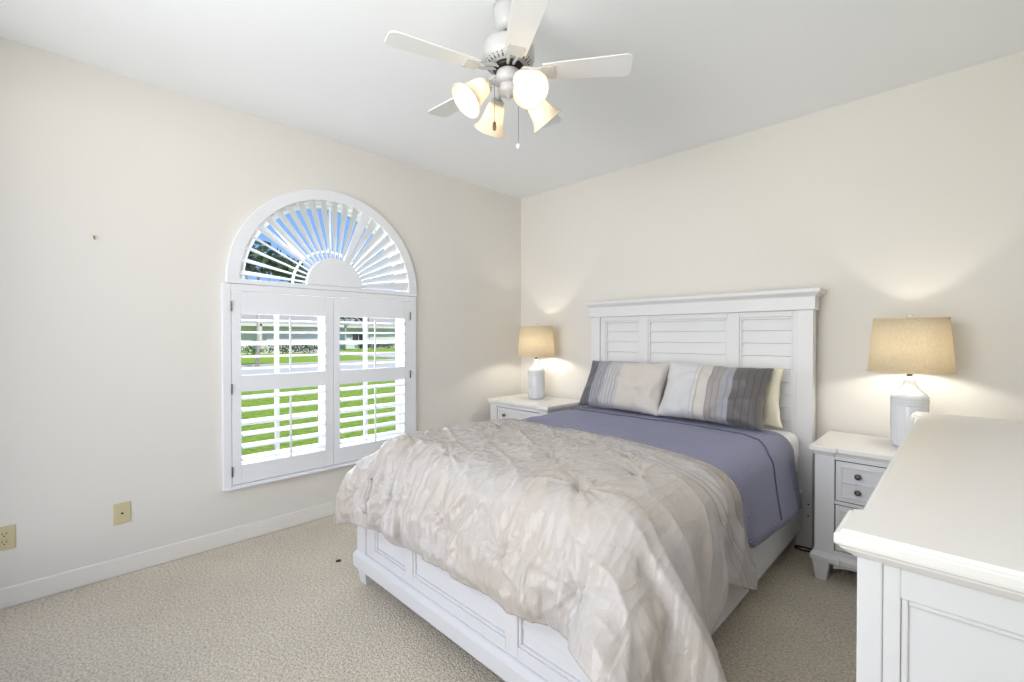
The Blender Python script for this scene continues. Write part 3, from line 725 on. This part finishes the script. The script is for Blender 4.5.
    edge = np.minimum.reduce([np.arange(NX)[:, None]+0*Xf, (NX-1-np.arange(NX))[:, None]+0*Xf, np.arange(NY)[None]+0*Xf, (NY-1-np.arange(NY))[None]+0*Xf])
    disp *= np.minimum(1, .35+edge/12)
    P = P + nr*disp[..., None]
    sx = np.clip((Xf-2.62)/.45, 0, 1.2); P[..., 0] += sx*(.16*np.exp(-((Yf+2.12)/.20)**2) - .03*np.exp(-((Yf+1.72)/.12)**2))
    P[..., 2] -= sx**2*.05*np.exp(-((Yf+2.2)/.22)**2)
    bm = bmesh.new(); uvl = bm.loops.layers.uv.new('UVMap'); V = [[bm.verts.new(P[i, j]) for j in range(NY)] for i in range(NX)]
    for i in range(NX-1):
        for j in range(NY-1):
            f = bm.faces.new((V[i][j], V[i+1][j], V[i+1][j+1], V[i][j+1]))
            for lp, (a, b) in zip(f.loops, ((i, j), (i+1, j), (i+1, j+1), (i, j+1))): lp[uvl].uv = (a/(NX-1), 1-b/(NY-1))
    o = finish('comforter', bm, 'comforter', smooth=True)
    me = o.data
    if me.polygons[(120*(NY-1)+40)].normal.z < 0: me.flip_normals()
    md = o.modifiers.new('thick', 'SOLIDIFY'); md.thickness = .022; md.offset = -1
    return tag(o, 'rumpled champagne satin comforter spilling over the foot of the bed', 'comforter')
comforter()

# ------------------------------------------------------------------ nightstands
def knob(bm, mtx): lathe(bm, [(.005, 0), (.005, .010), (.013, .014), (.015, .020), (.012, .026), (.005, .029)], 20, mtx=mtx)
def nightstand(loc, label):
    """origin at the floor, middle of the back; front faces -y"""
    t = thing('nightstand', label, 'nightstand', loc); w2 = .375; d = .52; top = .725
    x0, x1, y0, y1 = -w2+.022, w2-.022, -d+.022, -.012
    # top with protruding corner blocks
    def outline(o): 
        return [(-w2-o, -d-o), (-w2+.118+o, -d-o), (-w2+.126+o, -d+.014-o), (w2-.126-o, -d+.014-o), (w2-.118-o, -d-o), (w2+o, -d-o), (w2+o, 0), (-w2-o, 0)]
    def tiers(name, prof, m, bev=.0):
        bm = bmesh.new(); R = [[bm.verts.new((x, y, z)) for x, y in outline(o)] for o, z in prof]; n = 8
        for a, b in zip(R, R[1:]):
            for i in range(n): bm.faces.new((a[i], a[(i+1) % n], b[(i+1) % n], b[i]))
        bm.faces.new(R[0][::-1]); bm.faces.new(R[-1]); return finish(name, bm, m, t, bevel=bev)
    tiers('top', [(-.020, top-.048), (-.014, top-.040), (-.008, top-.030), (0, top-.024), (0, top-.004), (-.004, top)], 'furn_top')
    for sx in (x0, x1-.088): bm = bmesh.new(); box(bm, sx, sx+.088, y0, y0+.07, .150, top-.048); finish('corner_post', bm, 'furn', t, bevel=.003)
    for sx in (x0, x1-.05): bm = bmesh.new(); box(bm, sx, sx+.05, y1-.05, y1, .150, top-.048); finish('corner_post', bm, 'furn', t, bevel=.003)
    bm = bmesh.new(); box(bm, x0+.008, x1-.008, y0+.016, y1-.004, .155, top-.05)
    body = finish('body', bm, 'furn', t)
    bm = bmesh.new()
    box(bm, x0+.088, x1-.088, y0+.006, y0+.03, top-.066, top-.048); box(bm, x0+.088, x1-.088, y0+.006, y0+.03, .425, .441); box(bm, x0+.088, x1-.088, y0+.006, y0+.03, .150, .176)
    finish('face_frame', bm, 'furn', t, bevel=.002)
    def base(prof):
        bm = bmesh.new(); R = [[bm.verts.new((x, y, z)) for x, y in ((x0-o, y0-o), (x0+.096+o, y0-o), (x0+.102+o, y0+.010-o), (x1-.102-o, y0+.010-o), (x1-.096-o, y0-o), (x1+o, y0-o), (x1+o, y1), (x0-o, y1))] for o, z in prof]
        for a, b in zip(R, R[1:]):
            for i in range(8): bm.faces.new((a[i], a[(i+1) % 8], b[(i+1) % 8], b[i]))
        bm.faces.new(R[0][::-1]); bm.faces.new(R[-1]); return bm
    finish('base_moulding', base([(.004, .105), (.016, .112), (.018, .135), (.014, .146), (.006, .152), (.002, .160)]), 'furn', t)
    # scalloped apron
    bm = bmesh.new(); n = 24; xa, xb = x0+.085, x1-.085; pts = [(xa, .108)]
    pts = [(xa+(xb-xa)*i/n, .078 + .016*min(1, abs(math.sin(PI*i/n))*3)*(1 if True else 0) - .010*math.exp(-((i-n/2)/2.2)**2)) for i in range(n+1)]
    prism(bm, [(xb, .110), (xa, .110)] + pts, 1, y0+.012, y0+.03); finish('apron', bm, 'furn', t)
    for sx in (x0+.030, x1-.030):
        for sy in (y0+.030, y1-.030):
            bm = bmesh.new(); taper(bm, sx, sy, 0, .108, .050, .050, .080, .076); finish('foot', bm, 'furn', t, bevel=.004)
    for k, (za, zb_) in enumerate(((.442, top-.067), (.178, .424))):
        f = .004
        bm = bmesh.new(); box(bm, x0+.088+f, x1-.088-f, y0+.010, y0+.028, za+f, zb_-f)
        dr = finish('drawer', bm, 'furn', t, bevel=.002)
        bm = bmesh.new(); a, b, c, e = x0+.088+.024, x1-.088-.024, za+.026, zb_-.026; y = y0+.003; mid = (c+e)/2; q = .008
        for r4 in ((a, a+q, c, e), (b-q, b, c, e), (a+q, b-q, c, c+q), (a+q, b-q, e-q, e), (a+q, b-q, mid-q/2, mid+q/2)): box(bm, r4[0], r4[1], y, y0+.012, r4[2], r4[3])
        finish('drawer_bead', bm, 'furn', dr, bevel=.002)
        for sx in (-.165, .165):
            for z in ((c+mid)/2, (mid+e)/2):
                bm = bmesh.new(); knob(bm, Matrix.Translation((sx, y0+.010, z)) @ Matrix.Rotation(PI/2, 4, 'X')); finish('knob', bm, 'knob', dr, smooth=True)
        # dark gap round the drawer
        bm = bmesh.new(); box(bm, x0+.088, x1-.088, y0+.0155, y0+.017, za, zb_); finish('drawer_gap', bm, 'dark', t)
    return t
nightstand((3.065, -.042, 0), 'white nightstand between the headboard and the dresser, carrying a table lamp')
nightstand((.468, -.042, 0), 'white nightstand in the room corner on the window side of the bed')

# ------------------------------------------------------------------ table lamps
def table_lamp(loc, label):
    t = thing('table_lamp', label, 'lamp', loc, 'pair of ceramic table lamps')
    prof = [(.060, 0), (.068, .003), (.072, .012), (.076, .05), (.078, .12), (.078, .215)]
    for k in range(3): z = .222+k*.014; prof += [(.0775, z), (.0795, z+.004), (.0795, z+.008), (.0775, z+.012)]
    prof += [(.077, .266), (.070, .280), (.056, .293), (.040, .308), (.029, .328), (.024, .350), (.022, .372)]
    bm = bmesh.new(); lathe(bm, prof, 48); b = finish('base', bm, 'ceramic', t, smooth=True)
    bm = bmesh.new()
    for k in range(48):
        a = 2*PI*k/48; 
        for z in (.232, .260): lathe(bm, [(.0022, -.002), (.0032, 0), (.0022, .002)], 6, mtx=Matrix.Translation((.0795*math.cos(a), .0795*math.sin(a), z)))
    for k in range(26):
        a = 2*PI*k/26; tube(bm, [(.0765*math.cos(a), .0765*math.sin(a), .03), (.0785*math.cos(a), .0785*math.sin(a), .10)], .0012, 5)
    finish('relief_pattern', bm, 'ceramic', b)
    bm = bmesh.new(); lathe(bm, [(.012, .372), (.012, .392), (.018, .396), (.018, .425), (.010, .430)], 20); finish('socket', bm, 'knob', t, smooth=True)
    bm = bmesh.new()
    for s in (-1, 1): tube(bm, [(s*.015, 0, .40), (s*.045, 0, .43), (s*.050, 0, .55), (s*.030, 0, .64), (0, 0, .672)], .0018, 6)
    lathe(bm, [(.0025, .655), (.0025, .69)], 8)
    for a in (0, 120, 240): tube(bm, [(0, 0, .672), (.151*math.cos(math.radians(a)), .151*math.sin(math.radians(a)), .672)], .0016, 6)
    finish('harp', bm, 'knob', t)
    bm = bmesh.new(); lathe(bm, [(.004, .676), (.010, .682), (.013, .692), (.010, .702), (.003, .706)], 16); finish('finial', bm, 'ceramic', t, smooth=True)
    bm = bmesh.new()
    lathe(bm, [(.177, .398), (.153, .680)], 64, cap=False)
    s = finish('lamp_shade', bm, 'linen', t, smooth=True)
    so = s.modifiers.new('t', 'SOLIDIFY'); so.thickness = .0015
    for r, z in ((.1775, .400), (.1535, .678)):
        bm = bmesh.new(); n = 64; R = [[bm.verts.new((rr*math.cos(2*PI*i/n), rr*math.sin(2*PI*i/n), zz)) for i in range(n)] for rr, zz in ((r-.003, z-.004), (r+.0012, z-.004), (r+.0012, z+.004), (r-.003, z+.004))]
        for k in range(4):
            for i in range(n): bm.faces.new((R[k][i], R[k][(i+1) % n], R[(k+1) % 4][(i+1) % n], R[(k+1) % 4][i]))
        finish('shade_trim', bm, 'linen', s)
    bm = bmesh.new(); bmesh.ops.create_icosphere(bm, subdivisions=2, radius=.030, matrix=Matrix.Translation((0, 0, .470))); finish('bulb', bm, 'bulb_table', t, smooth=True)
    return t
L1 = table_lamp((3.077, -.236, .726), 'white ceramic lamp with tan shade on the nightstand beside the dresser')
L2 = table_lamp((.425, -.236, .726), 'white ceramic lamp with tan shade on the corner nightstand')
del L1['group'], L2['group']

# ------------------------------------------------------------------ dresser
def dresser():
    X0, X1, Y0, Y1, T = 3.112, 3.590, -2.445, -.625, .965
    t = thing('dresser', 'large white dresser with panelled end filling the near right corner', 'dresser', ((X0+X1)/2, (Y0+Y1)/2, 0)); B = ((X0+X1)/2, (Y0+Y1)/2, 0)
    def c(name, bm, m, **k): return ch(name, bm, m, t, B, **k)
    def outline(o): return [(X0-o, Y0-o), (X1, Y0-o), (X1, Y1+o), (X0-o, Y1+o), (X0-o, Y1-.15-o), (X0+.020-o, Y1-.165-o), (X0+.020-o, Y0+.165+o), (X0-o, Y0+.15+o)]
    bm = bmesh.new(); R = [[bm.verts.new((x, y, z)) for x, y in outline(o)] for o, z in [(-.026, T-.050), (-.022, T-.046), (-.012, T-.038), (-.008, T-.034), (-.007, T-.030), (-.001, T-.027), (0, T-.022), (0, T-.009), (-.003, T-.007), (-.008, T-.006), (-.011, T)]]
    for a, b in zip(R, R[1:]):
        for i in range(8): bm.faces.new((a[i], a[(i+1) % 8], b[(i+1) % 8], b[i]))
    bm.faces.new(R[0][::-1]); bm.faces.new(R[-1]); c('top', bm, 'furn_top', bevel=.001)
    bx0, bx1, by0, by1 = X0+.030, X1-.012, Y0+.030, Y1-.030
    bm = bmesh.new(); box(bm, bx0+.012, bx1, by0+.014, by1-.014, .15, T-.048); c('body', bm, 'furn')
    for ya in (by0, by1-.11): bm = bmesh.new(); box(bm, bx0, bx0+.036, ya, ya+.11, .15, T-.049); c('corner_post', bm, 'furn', bevel=.003)
    for ya in (by0, by1-.05): bm = bmesh.new(); box(bm, bx1-.05, bx1, ya, ya+.05, .15, T-.049); c('corner_post', bm, 'furn', bevel=.003)
    # panelled ends: frame and bead
    for s, yf in ((-1, by0), (1, by1)):
        def yb(a, b): return (yf+a, yf+b) if s < 0 else (yf-b, yf-a)
        bm = bmesh.new(); ya, yc = yb(.004, .018)
        box(bm, bx0+.036, bx0+.060, ya, yc, .15, T-.049); box(bm, bx1-.09, bx1-.05, ya, yc, .15, T-.049); box(bm, bx0+.060, bx1-.09, ya, yc, T-.105, T-.049); box(bm, bx0+.060, bx1-.09, ya, yc, .15, .21)
        c('end_frame', bm, 'furn', bevel=.002)
        bm = bmesh.new(); ya, yc = yb(.008, .016); a, b, z0, z1 = bx0+.060, bx1-.09, .21, T-.105; q = .010
        for r in ((a, a+q, z0, z1), (b-q, b, z0, z1), (a+q, b-q, z0, z0+q), (a+q, b-q, z1-q, z1)): box(bm, r[0], r[1], ya, yc, r[2], r[3])
        c('end_bead', bm, 'furn', bevel=.003)
    bm = bmesh.new(); moulding(bm, bx0, bx1, by0, by1, [(.004, .10), (.014, .106), (.016, .132), (.010, .145), (.002, .155)]); c('base_moulding', bm, 'furn')
    for x in (bx0+.035, bx1-.035):
        for y in (by0+.035, by1-.035): bm = bmesh.new(); taper(bm, x, y, 0, .102, .055, .055, .085, .085); c('foot', bm, 'furn', bevel=.004)
    # drawers on the face towards the bed
    ys = np.linspace(by0+.11, by1-.11, 4); zs = [.165, .395, .625, T-.09]
    for i in range(3):
        for j in range(3):
            a, b = ys[i]+.008, ys[i+1]-.008; z0, z1 = zs[j]+.006, zs[j+1]-.006
            bm = bmesh.new(); box(bm, bx0+.002, bx0+.016, a, b, z0, z1); d = c('drawer', bm, 'furn', bevel=.003)
            for y in ((a*3+b)/4, (a+3*b)/4):
                bm = bmesh.new(); knob(bm, Matrix.Translation((bx0+.002, y, (z0+z1)/2)) @ Matrix.Rotation(-PI/2, 4, 'Y')); k = finish('knob', bm, 'knob', d, smooth=True); k.matrix_parent_inverse = Matrix.Identity(4)
dresser()

# ------------------------------------------------------------------ ceiling fan
def fan():
    cx, cy = 1.862, -2.03; t = thing('ceiling_fan', 'white five-blade ceiling fan with four lit bell-shaped glass shades', 'ceiling fan', (cx, cy, H))
    Z = lambda z: z-H
    bm = bmesh.new(); lathe(bm, [(.066, Z(2.739)), (.066, Z(2.718)), (.062, Z(2.690)), (.052, Z(2.658)), (.040, Z(2.640)), (.020, Z(2.636))], 36); finish('canopy', bm, 'fan', t, smooth=True)
    bm = bmesh.new(); lathe(bm, [(.020, Z(2.640)), (.026, Z(2.628)), (.020, Z(2.614)), (.012, Z(2.611)), (.012, Z(2.580))], 20); finish('ball_joint', bm, 'dark', t, smooth=True)
    bm = bmesh.new(); lathe(bm, [(.030, Z(2.592)), (.075, Z(2.588)), (.104, Z(2.574)), (.112, Z(2.560)), (.114, Z(2.515)), (.110, Z(2.506)), (.100, Z(2.491)), (.078, Z(2.482))], 48); mh = finish('motor_housing', bm, 'fan', t, smooth=True)
    bm = bmesh.new()
    for k in range(30):
        a = 2*PI*k/30; m = Matrix.Rotation(a, 4, 'Z')
        vs = [bm.verts.new(m @ Vector(p)) for p in ((.1035, -.0035, Z(2.4955)), (.1035, .0035, Z(2.4955)), (.085, .003, Z(2.4838)), (.085, -.003, Z(2.4838)))]
        nf = bm.faces.new(vs); e = bmesh.ops.extrude_face_region(bm, geom=[nf])
        bmesh.ops.translate(bm, verts=[v for v in e['geom'] if isinstance(v, bmesh.types.BMVert)], vec=(0, 0, -.0015))
    finish('vents', bm, 'hinge', mh)
    bm = bmesh.new(); lathe(bm, [(.066, Z(2.484)), (.068, Z(2.476)), (.068, Z(2.468)), (.050, Z(2.462))], 36); finish('flywheel', bm, 'dark', t, smooth=True)
    zb = 2.452
    for k in range(5):
        a = math.radians(-35+72*k); m = Matrix.Rotation(a, 4, 'Z')
        pt = Matrix.Translation((0, 0, Z(zb))) @ Matrix.Rotation(math.radians(-8.5), 4, 'X')
        bm = bmesh.new(); out = []; r0, r1 = .150, .525
        for s in (1, -1):
            seg = [(r0, s*.046), (.25, s*.052), (.42, s*.060), (r1-.030, s*.064)]
            arc = [(r1-.030+.030*math.sin(PI/2*q/6), s*(.034+.030*math.cos(PI/2*q/6))) for q in range(1, 7)]
            out += (seg+arc) if s > 0 else (seg+arc)[::-1]
        n = len(out)
        A = [bm.verts.new(m @ (pt @ Vector((x, y, .003)))) for x, y in out]; Bv = [bm.verts.new(m @ (pt @ Vector((x, y, -.003)))) for x, y in out]
        bm.faces.new(A); bm.faces.new(Bv[::-1])
        for i in range(n): bm.faces.new((A[i], Bv[i], Bv[(i+1) % n], A[(i+1) % n]))
        bl = finish('blade', bm, 'blade', t, bevel=.0012)
        bm = bmesh.new()
        L = [(.055, 0, Z(2.470)), (.085, 0, Z(2.466)), (.115, 0, Z(zb+.004)), (.150, 0, Z(zb+.006))]
        for w_, dy in ((.007, -.012), (.007, .012)): tube(bm, [m @ Vector((x, y+dy*(1+8*(x-.055)), z)) for x, y, z in L], w_, 8)
        for (x, y) in ((.165, 0), (.190, -.024), (.190, .024)): lathe(bm, [(.013, -.001), (.013, .005)], 14, mtx=m @ pt @ Matrix.Translation((x, y, -.007)))
        v = [bm.verts.new(m @ (pt @ Vector(p))) for p in ((.145, -.034, -.0035), (.205, -.034, -.0035), (.205, .034, -.0035), (.145, .034, -.0035), (.145, -.034, -.0075), (.205, -.034, -.0075), (.205, .034, -.0075), (.145, .034, -.0075))]
        for f in ((0, 1, 2, 3), (7, 6, 5, 4), (0, 4, 5, 1), (1, 5, 6, 2), (2, 6, 7, 3), (3, 7, 4, 0)): bm.faces.new([v[i] for i in f])
        finish('blade_iron', bm, 'fan', bl, smooth=False)
    bm = bmesh.new(); lathe(bm, [(.044, Z(2.466)), (.052, Z(2.458)), (.054, Z(2.430)), (.048, Z(2.415)), (.030, Z(2.408))], 36); finish('switch_housing', bm, 'fan', t, smooth=True)
    bm = bmesh.new(); lathe(bm, [(.030, Z(2.410)), (.046, Z(2.400)), (.046, Z(2.380)), (.036, Z(2.366)), (.012, Z(2.360)), (.006, Z(2.350)), (.004, Z(2.345))], 32); finish('light_fitter', bm, 'fan', t, smooth=True)
    for deg in (-18, -108, 162, 72):
        a = math.radians(deg); m = Matrix.Rotation(a, 4, 'Z')
        bm = bmesh.new(); tube(bm, [m @ Vector(p) for p in ((.040, 0, Z(2.392)), (.070, 0, Z(2.398)), (.094, 0, Z(2.395)), (.108, 0, Z(2.380)))], .0085, 10)
        arm = finish('light_arm', bm, 'fan', t, smooth=True)
        # shade axis leans 42 degrees outwards from straight down
        ax = m @ Matrix.Translation((.106, 0, Z(2.386))) @ Matrix.Rotation(math.radians(180-44), 4, 'Y')
        bm = bmesh.new(); lathe(bm, [(.022, -.006), (.030, 0), (.031, .016), (.029, .020)], 28, mtx=ax); finish('shade_holder', bm, 'fan', arm, smooth=True)
        bm = bmesh.new(); lathe(bm, [(.028, .012), (.036, .028), (.041, .050), (.045, .075), (.051, .100), (.060, .120), (.072, .133), (.074, .136)], 44, cap=False, mtx=ax)
        g = finish('glass_shade', bm, 'alabaster', arm, smooth=True); md = g.modifiers.new('t', 'SOLIDIFY'); md.thickness = .003
        bm = bmesh.new(); bmesh.ops.create_icosphere(bm, subdivisions=2, radius=.024, matrix=ax @ Matrix.Translation((0, 0, .075))); lathe(bm, [(.013, .018), (.014, .055)], 14, mtx=ax)
        finish('bulb', bm, 'bulb_fan', arm, smooth=True)
    for (dx, dy, z0, z1, fm, fp) in ((-.048, -.030, 2.425, 2.255, 'chain', [(.002, 0), (.007, -.006), (.0085, -.030), (.006, -.038), (.002, -.040)]), (.010, .046, 2.425, 2.165, 'ceramic', [(.002, 0), (.009, -.004), (.011, -.014), (.008, -.022), (.003, -.026)])):
        bm = bmesh.new(); tube(bm, [(dx, dy, Z(z0)), (dx*1.12, dy*1.12, Z(z0-.008)), (dx*1.12, dy*1.12, Z(z1))], .0011, 6); pc = finish('pull_chain', bm, 'chain', t)
        bm = bmesh.new(); lathe(bm, [(r, z+Z(z1)) for r, z in fp[::-1]], 16, mtx=Matrix.Translation((dx*1.12, dy*1.12, 0))); finish('chain_fob', bm, fm, pc, smooth=True)
fan()

# cable on the carpet behind the nightstand
bm = bmesh.new(); pts = [(2.60+.09*math.cos(a)+.02*a, -.20+.035*math.sin(a), .006+.001*a) for a in np.linspace(0, 2*PI*1.2, 40)] + [(2.66, -.08, .01), (2.655, -.03, .10), (2.66, -.02, .30)]
pts = [(2.655, -.030, .30), (2.655, -.035, .12), (2.660, -.10, .012)] + [(2.600+(.060-.0007*k)*math.cos(a), -.208+(.036-.0006*k)*math.sin(a), .006+.0002*k) for k, a in enumerate(np.linspace(1.2, 1.2+2*PI*1.3, 40))]
tube(bm, pts, .0045, 8); tag(finish('power_cord', bm, 'black', smooth=True), 'black power cord coiled on the carpet between headboard and nightstand', 'cord')

# ------------------------------------------------------------------ outdoors
bm = bmesh.new(); box(bm, -120, -.151, -60, 120, -.60, -.20); finish('lawn', bm, 'lawn', kind='structure')
def strip(name, pts, wd, z, m):
    bm = bmesh.new(); L = []; R = []
    for i, (x, y) in enumerate(pts):
        a = Vector(pts[max(i-1, 0)]); b = Vector(pts[min(i+1, len(pts)-1)]); d = (b-a).normalized(); n = Vector((-d.y, d.x))
        L.append((x+n.x*wd/2, y+n.y*wd/2)); R.append((x-n.x*wd/2, y-n.y*wd/2))
    poly = L + R[::-1]
    A = [bm.verts.new((x, y, z)) for x, y in poly]; B = [bm.verts.new((x, y, z-.08)) for x, y in poly]; n = len(L)
    for i in range(n-1):
        bm.faces.new((A[i], A[i+1], A[2*n-2-i], A[2*n-1-i]))
    for i in range(2*n): bm.faces.new((A[i], B[i], B[(i+1) % (2*n)], A[(i+1) % (2*n)]))
    finish(name, bm, m, kind='structure')
strip('street', [(-19-.012*(y-8)**2*.4, y) for y in range(-30, 60, 4)], 5.2, -.17, 'asphalt')
strip('kerb', [(-22.2-.012*(y-8)**2*.4, y) for y in range(-30, 60, 4)], .5, -.12, 'concrete')
strip('driveway', [(-22.3, 15.5), (-30, 15.0), (-40, 14.6)], 4.0, -.165, 'concrete')
strip('driveway_far', [(-23, 22), (-30, 26), (-42, 29)], 4.5, -.165, 'concrete')
def house(loc, wx, wy, hz, roofh, m, label, garage):
    t = thing('house', label, 'house', loc); x0, x1, y0, y1 = -wx, 0, -wy/2, wy/2
    bm = bmesh.new(); box(bm, x0, x1, y0, y1, -.2, hz); finish('walls', bm, m, t)
    bm = bmesh.new(); o = .7
    b = [bm.verts.new(p) for p in ((x0-o, y0-o, hz-.05), (x1+o, y0-o, hz-.05), (x1+o, y1+o, hz-.05), (x0-o, y1+o, hz-.05))]
    ins = wx/2; r = [bm.verts.new(p) for p in (((x0+x1)/2, y0+ins, hz+roofh), ((x0+x1)/2, y1-ins, hz+roofh))]
    bm.faces.new(b[::-1]); bm.faces.new((b[0], b[1], r[0])); bm.faces.new((b[1], b[2], r[1], r[0])); bm.faces.new((b[2], b[3], r[1])); bm.faces.new((b[3], b[0], r[0], r[1])); finish('roof', bm, 'roof', t)
    bm = bmesh.new(); box(bm, x1+o-.03, x1+o+.05, y0-o, y1+o, hz-.25, hz-.02); finish('fascia', bm, 'trim', t)
    bm = bmesh.new(); box(bm, 0, .06, garage-2.4, garage+2.4, -.2, 2.0)
    for k in range(1, 4): box(bm, .05, .075, garage-2.35, garage+2.35, -.2+k*.55-.02, -.2+k*.55+.02)
    finish('garage_door', bm, 'trim', t)
    for y in [v for v in (-wy/2+1.6, -wy/2+4.2, wy/2-1.8, wy/2-4.4) if abs(v-garage) > 3.4]:
        bm = bmesh.new(); box(bm, 0, .05, y-.8, y+.8, .75, 1.85); wnd = finish('window', bm, 'darkwin', t)
        bm = bmesh.new()
        for q in ((y-.9, y-.8, .65, 1.95), (y+.8, y+.9, .65, 1.95), (y-.8, y+.8, 1.85, 1.95), (y-.8, y+.8, .65, .75), (y-.03, y+.03, .75, 1.85)): box(bm, .0, .09, *q)
        finish('window_trim', bm, 'trim', wnd)
    for y in (garage-3.1, garage+3.1):
        bm = bmesh.new(); box(bm, .5, .75, y-.14, y+.14, -.2, hz-.04); finish('porch_column', bm, 'trim', t)
house((-40, 7.6, -.0), 11, 16, 2.45, 2.6, 'stucco', 'single-storey house with a grey roof seen through the left shutter panel', 4.4)
house((-50, 29.0, .0), 10, 15, 2.6, 2.3, 'stucco2', 'pale blue-white house across the street seen through the right shutter panel', -2.0)
def leaves(bm, c, r, n, s, sq=.8):
    for _ in range(n):
        d = Vector((random.gauss(0, 1), random.gauss(0, 1), random.gauss(0, 1))).normalized()*(random.random()**.4)
        p = Vector(c)+Vector((d.x*r, d.y*r, d.z*r*sq)); u = Vector((random.gauss(0, 1), random.gauss(0, 1), random.gauss(0, 1))).normalized()
        v = u.cross(Vector((random.gauss(0, 1), random.gauss(0, 1), random.gauss(0, 1)))).normalized(); L = s*(.7+.6*random.random())
        bm.faces.new([bm.verts.new(p+u*L*a+v*L*.45*b) for a, b in ((-1, 0), (0, -1), (1, 0), (0, 1))])
def tree(loc, th, blobs, label, m='leaf', tr=.13, n=260, s=.20):
    t = thing('tree', label, 'tree', loc)
    bm = bmesh.new(); tube(bm, [(0, 0, 0), (.05, .05, th*.4), (0, .1, th*.75), (.05, .05, th)], [tr, tr*.8, tr*.7, tr*.4], 10)
    for bx, by, bz, br in blobs: tube(bm, [(0, .08, th*.7), (bx*.6, by*.6, bz-.3), (bx, by, bz)], [tr*.45, tr*.3, tr*.12], 7)
    finish('trunk', bm, 'bark', t, smooth=True)
    bm = bmesh.new()
    for bx, by, bz, br in blobs: leaves(bm, (bx, by, bz), br, n, s)
    finish('crown', bm, m, t)
tree((-21.5, 3.6, -.2), 4.6, [(0, .2, 5.4, 1.0), (.6, 1.1, 5.0, .8), (-.4, -.9, 5.1, .8), (.1, 1.9, 4.7, .6)], 'dark tree standing across the street, its crown behind the arched shutter', tr=.10)
tree((-45, 19.0, -.2), 3.4, [(0, 0, 4.8, 1.7), (.6, 1.6, 4.2, 1.3), (-.4, -1.6, 4.4, 1.3)], 'broad dark tree between the two far houses', s=.3)
tree((-33, 21.4, -.2), 1.8, [(0, 0, 2.6, 1.0), (.2, .8, 2.2, .8)], 'small round green tree on the lawn before the blue-white house', 'leaf2')
tree((-40, 29.5, -.2), 2.4, [(0, 0, 3.4, 1.6), (.2, 1.3, 3.0, 1.1), (0, -1.3, 2.9, 1.1)], 'bright green spreading tree beside the far blue-white house', 'leaf2', s=.26)
def hedge(loc, ln, h, m, label):
    bm = bmesh.new()
    for i in range(int(ln/.45)): leaves(bm, (0, -ln/2+.45*i+.2, h*.45), h*.55, 90, .10)
    o = finish('hedge', bm, m, loc=loc); tag(o, label, 'hedge')
hedge((-38.6, 12.2, -.2), 5.5, 1.1, 'leaf', 'long dark clipped hedge along the grey-roofed house')
hedge((-38.3, 8.2, -.2), 1.6, .9, 'leaf2', 'short yellow-green shrub left of the dark hedge')
hedge((-47.5, 24.2, -.2), 5.0, .9, 'leaf', 'low dark hedge before the far blue-white house')
